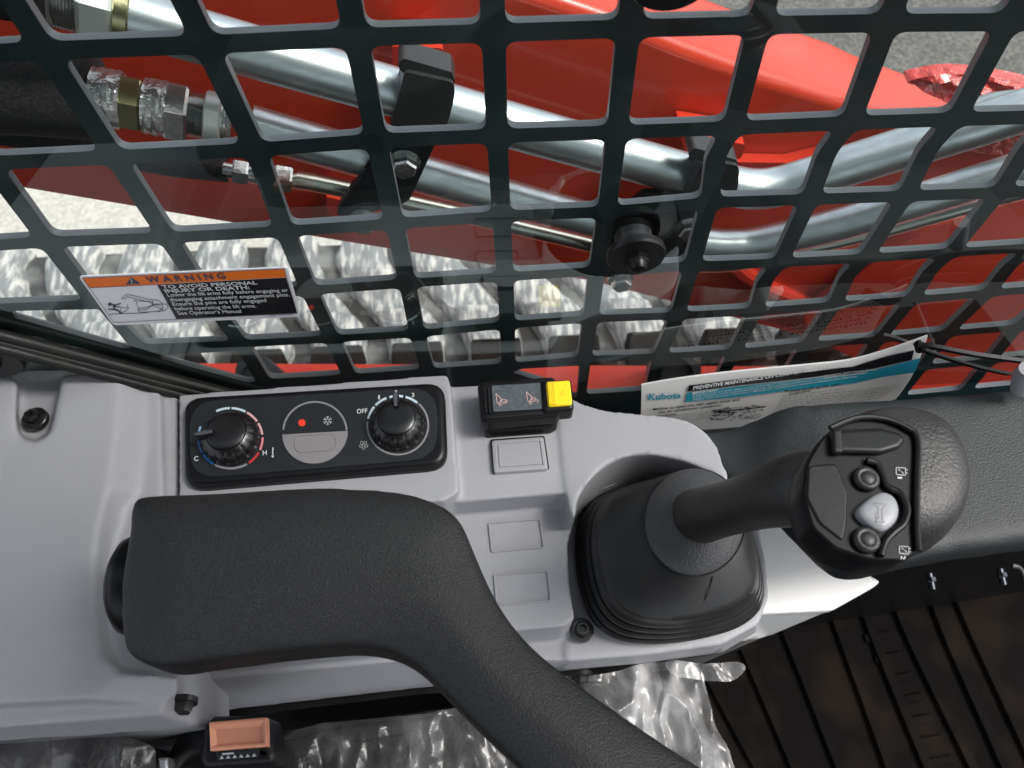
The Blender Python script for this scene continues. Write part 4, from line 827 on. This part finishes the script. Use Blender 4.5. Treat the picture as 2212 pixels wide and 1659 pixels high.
for rb in ribs:
    bm = NB()
    P_ = spl([PH(x, y, 1.05) for x, y in rb], 5)
    for a, b in zip(P_, P_[1:]):
        d = (b - a).normalized(); e = Vector((-d.y, d.x, 0)) * .007; bm_v = [a - e, b - e, b + e, a + e]; loft(bm, [[p - Vector((0, 0, .001)) for p in bm_v], [p + (cc_ - p) * .25 + Vector((0, 0, .007)) for p in bm_v for cc_ in [(a + b) / 2 + ((p - (a + b) / 2).dot(d)) * d]]])
    obj('rib', bm, M['mat'], fm, smooth=False)
for k in range(8):
    bm = NB()
    x, y = 1868 + k * 22, 1380 + k * 45; a, b = PH(x, y, 1.049), PH(x + 55, y - 10, 1.049); d = (b - a).normalized(); e = Vector((-d.y, d.x, 0)) * .006
    loft(bm, [[a - e, b - e, b + e, a + e], [p + Vector((0, 0, .003)) for p in (a - e * .6, b - e * .6, b + e * .6, a + e * .6)]])
    obj('rib', bm, M['mat'], fm, smooth=False)
# front wall of the footwell, pedal rail with bolts
fw = T('footwell_front', PH(2000, 1280, .9), 'black painted steel footwell wall under the dash with two bolts', 'footwell wall')
bm = NB(); prism(bm, [(1500, 1180, .62), (2500, 1040, .62), (2500, 1120, .66), (1880, 1235, .66), (1500, 1260, .66)], 0, 0, [(1500, 1240, 1.04), (2500, 1120, 1.04), (2500, 1230, 1.04), (1880, 1330, 1.04), (1500, 1380, 1.04)]); obj('wall_plate', bm, M['gloss'], fw, angle=30)
for px in ((2010, 1248), (2163, 1238)):
    c = PH(*px, .70); bm = NB(); tube(bm, [c + Vector((0, .004, 0)), c + Vector((0, -.010, -.003))], .003, 14); hexa(bm, c, (0, -1, -.1), .0042, .004); obj('hex_bolt', bm, M['bolt2'], fw, angle=28)
bm = NB(); tube(bm, spl([PH(x, y, .66) for x, y in ((2186, 1222), (2206, 1232), (2226, 1290), (2260, 1380))], 6), .0022, 12); obj('edge_trim', bm, M['clamp'], fw)
# ================================================================== seat, film, buckle
def blanket(bm, poly, h, amp, n=40, seed=0, fold=0, sag=0):
    # crumpled sheet filling a traced outline
    c = (sum(p[0] for p in poly) / len(poly), sum(p[1] for p in poly) / len(poly)); L = []
    out = spl(poly, 6, True)
    for s in [1 - k / n for k in range(n)]:
        r_ = []
        for p in out:
            q = PH(c[0] + (p[0] - c[0]) * s, c[1] + (p[1] - c[1]) * s, h)
            w = Vector((q.x * 26, q.y * 15, seed)); f1_ = 1 - abs(noise.noise(w) * 2); f2_ = 1 - abs(noise.noise(w * 2.7 + Vector((5, 1, 0))) * 2); f3_ = noise.noise(w * 6)
            q.z += amp * (f1_ * .55 + f2_ * .3 + f3_ * .12) - sag * s * s
            r_.append(q)
        L.append(r_)
    loft(bm, L, False, True)
se = T('seat', PH(900, 1640, .62), 'black vinyl operator seat with stitched cushion under clear film', 'seat')
bm = NB(); prism(bm, [tuple(p) for p in spl([(560, 1640), (640, 1590), (760, 1562), (950, 1540), (1180, 1500), (1300, 1470), (1420, 1460), (1500, 1520), (1560, 1640), (1580, 1900), (560, 1900)], 4, True)], .60, .68)
o = obj('cushion', bm, M['seat'], se, angle=0); remesh(o, .004, 14, .6)
bm = NB(); prism(bm, [tuple(p) for p in spl([(-300, 1600), (0, 1582), (150, 1580), (250, 1600), (320, 1640), (330, 1900), (-300, 1900)], 4, True)], .52, .60)
o = obj('backrest_side', bm, M['seat'], se, angle=0); remesh(o, .004, 14, .6)
bm = NB()
for k in range(26):
    x = 600 + k * 13; y = 1632 - k * 2.2 + (k - 13) ** 2 * .02; tube(bm, [PH(x, y, .596), PH(x + 8, y - 1.4, .596)], .0007, 6)
obj('stitching', bm, M['steel_dk'], se)
gr = 'clear plastic film covers on the seat'
bm = NB(); blanket(bm, [(570, 1660), (620, 1590), (680, 1565), (780, 1556), (900, 1545), (980, 1530), (1100, 1500), (1180, 1560), (1260, 1700), (1200, 1800), (800, 1800), (590, 1760)], .592, .014, 44, 2, sag=.006)
tag(obj('seat_film', bm, M['pfilm'], angle=0), 'crinkled clear film over the seat cushion between belt buckle and armrest', 'plastic film', gr)
bm = NB(); blanket(bm, [(1180, 1470), (1280, 1462), (1345, 1448), (1420, 1430), (1500, 1440), (1520, 1490), (1540, 1560), (1575, 1640), (1600, 1760), (1400, 1800), (1300, 1640), (1230, 1540)], .575, .022, 44, 5, sag=.008)
blanket(bm, [(1440, 1430), (1520, 1436), (1585, 1434), (1604, 1447), (1574, 1474), (1500, 1470), (1450, 1462)], .562, .010, 16, 8)
tag(obj('seat_film', bm, M['pfilmw'], angle=0), 'bright crinkled clear film with pointed corner right of the armrest', 'plastic film', gr)
bm = NB(); blanket(bm, [(-250, 1590), (0, 1568), (110, 1560), (200, 1570), (265, 1590), (322, 1610), (332, 1650), (330, 1760), (0, 1800), (-250, 1800)], .51, .012, 40, 9, sag=.006)
tag(obj('seat_film', bm, M['pfilm'], angle=0), 'smoky clear film over the seat edge in the lower left corner', 'plastic film', gr)
bu = T('seat_belt_buckle', PH(510, 1640, .56), 'black seat belt buckle with salmon release button beside the seat', 'buckle')
bm = NB(); slab(bm, [(440, 1556), (578, 1546), (596, 1630), (588, 1650), (438, 1660), (428, 1640)], .505, .03, .005, 5, 14); obj('housing', bm, M['black'], bu, angle=45)
bm = NB(); top = [PH(x, y, .4985) for x, y in ((452, 1560), (574, 1550), (576, 1612), (454, 1622))]; m2 = [PH(x, y, .5015) for x, y in ((462, 1585), (566, 1577), (574, 1606), (456, 1616))]
O = top; loft(bm, [dz(O, -.008), dz(O, 0), dz(inset(O, .0008), .0005), dz(inset(O, .002), .0003), [PH(x, y, .5005) for x, y in ((466, 1576), (562, 1569), (566, 1600), (470, 1608))]]); obj('release_button', bm, M['salmon'], bu, angle=20)
bm = NB(); sheet(bm, lambda x, y: PH(x, y, .4992), [[(466, 1626), (562, 1617), (560, 1636), (470, 1644)]]); obj('latch_slot', bm, M['lab_bk'], bu, smooth=False)
bm = NB()
for k in range(6): x = 474 + k * 14; sheet(bm, lambda x, y: PH(x, y, .4990), [[(x, 1640 - k), (x + 10, 1639 - k), (x + 5, 1632 - k)]])
sheet(bm, lambda x, y: PH(x, y, .4990), [[(480, 1627), (505, 1625), (505, 1629), (480, 1631)]]); obj('slot_teeth', bm, M['chrome'], bu, smooth=False)
bm = NB(); slab(bm, [(338, 1637), (364, 1635), (366, 1668), (339, 1670)], .53, .012, .002, 3, 5); tag(obj('seat_stud', bm, M['chrome'], angle=40), 'small bright metal stud between the film cover and the buckle', 'stud')
bm = NB(); tube(bm, spl([PH(x, y, h) for x, y, h in ((400, 1700, .56), (420, 1625, .55), (460, 1600, .54), (520, 1600, .53))], 5), .014, 16); obj('stalk', bm, M['black'], bu)
# black block put in for the shade in the gap under the console
bm = NB(); prism(bm, [(-300, 1480, .605), (1500, 1400, .605), (1640, 1380, .605), (1500, 1440, .605), (1240, 1475, .605), (900, 1500, .605), (-300, 1650, .605)], 0, 0, [(-300, 1480, .66), (1500, 1400, .66), (1640, 1380, .66), (1520, 1445, .66), (1240, 1490, .66), (900, 1540, .66), (-300, 1700, .66)])
tag(obj('gap_shade_block', bm, M['black'], smooth=False), 'black block standing in for the shaded gap between the console and the seat', 'shade block')
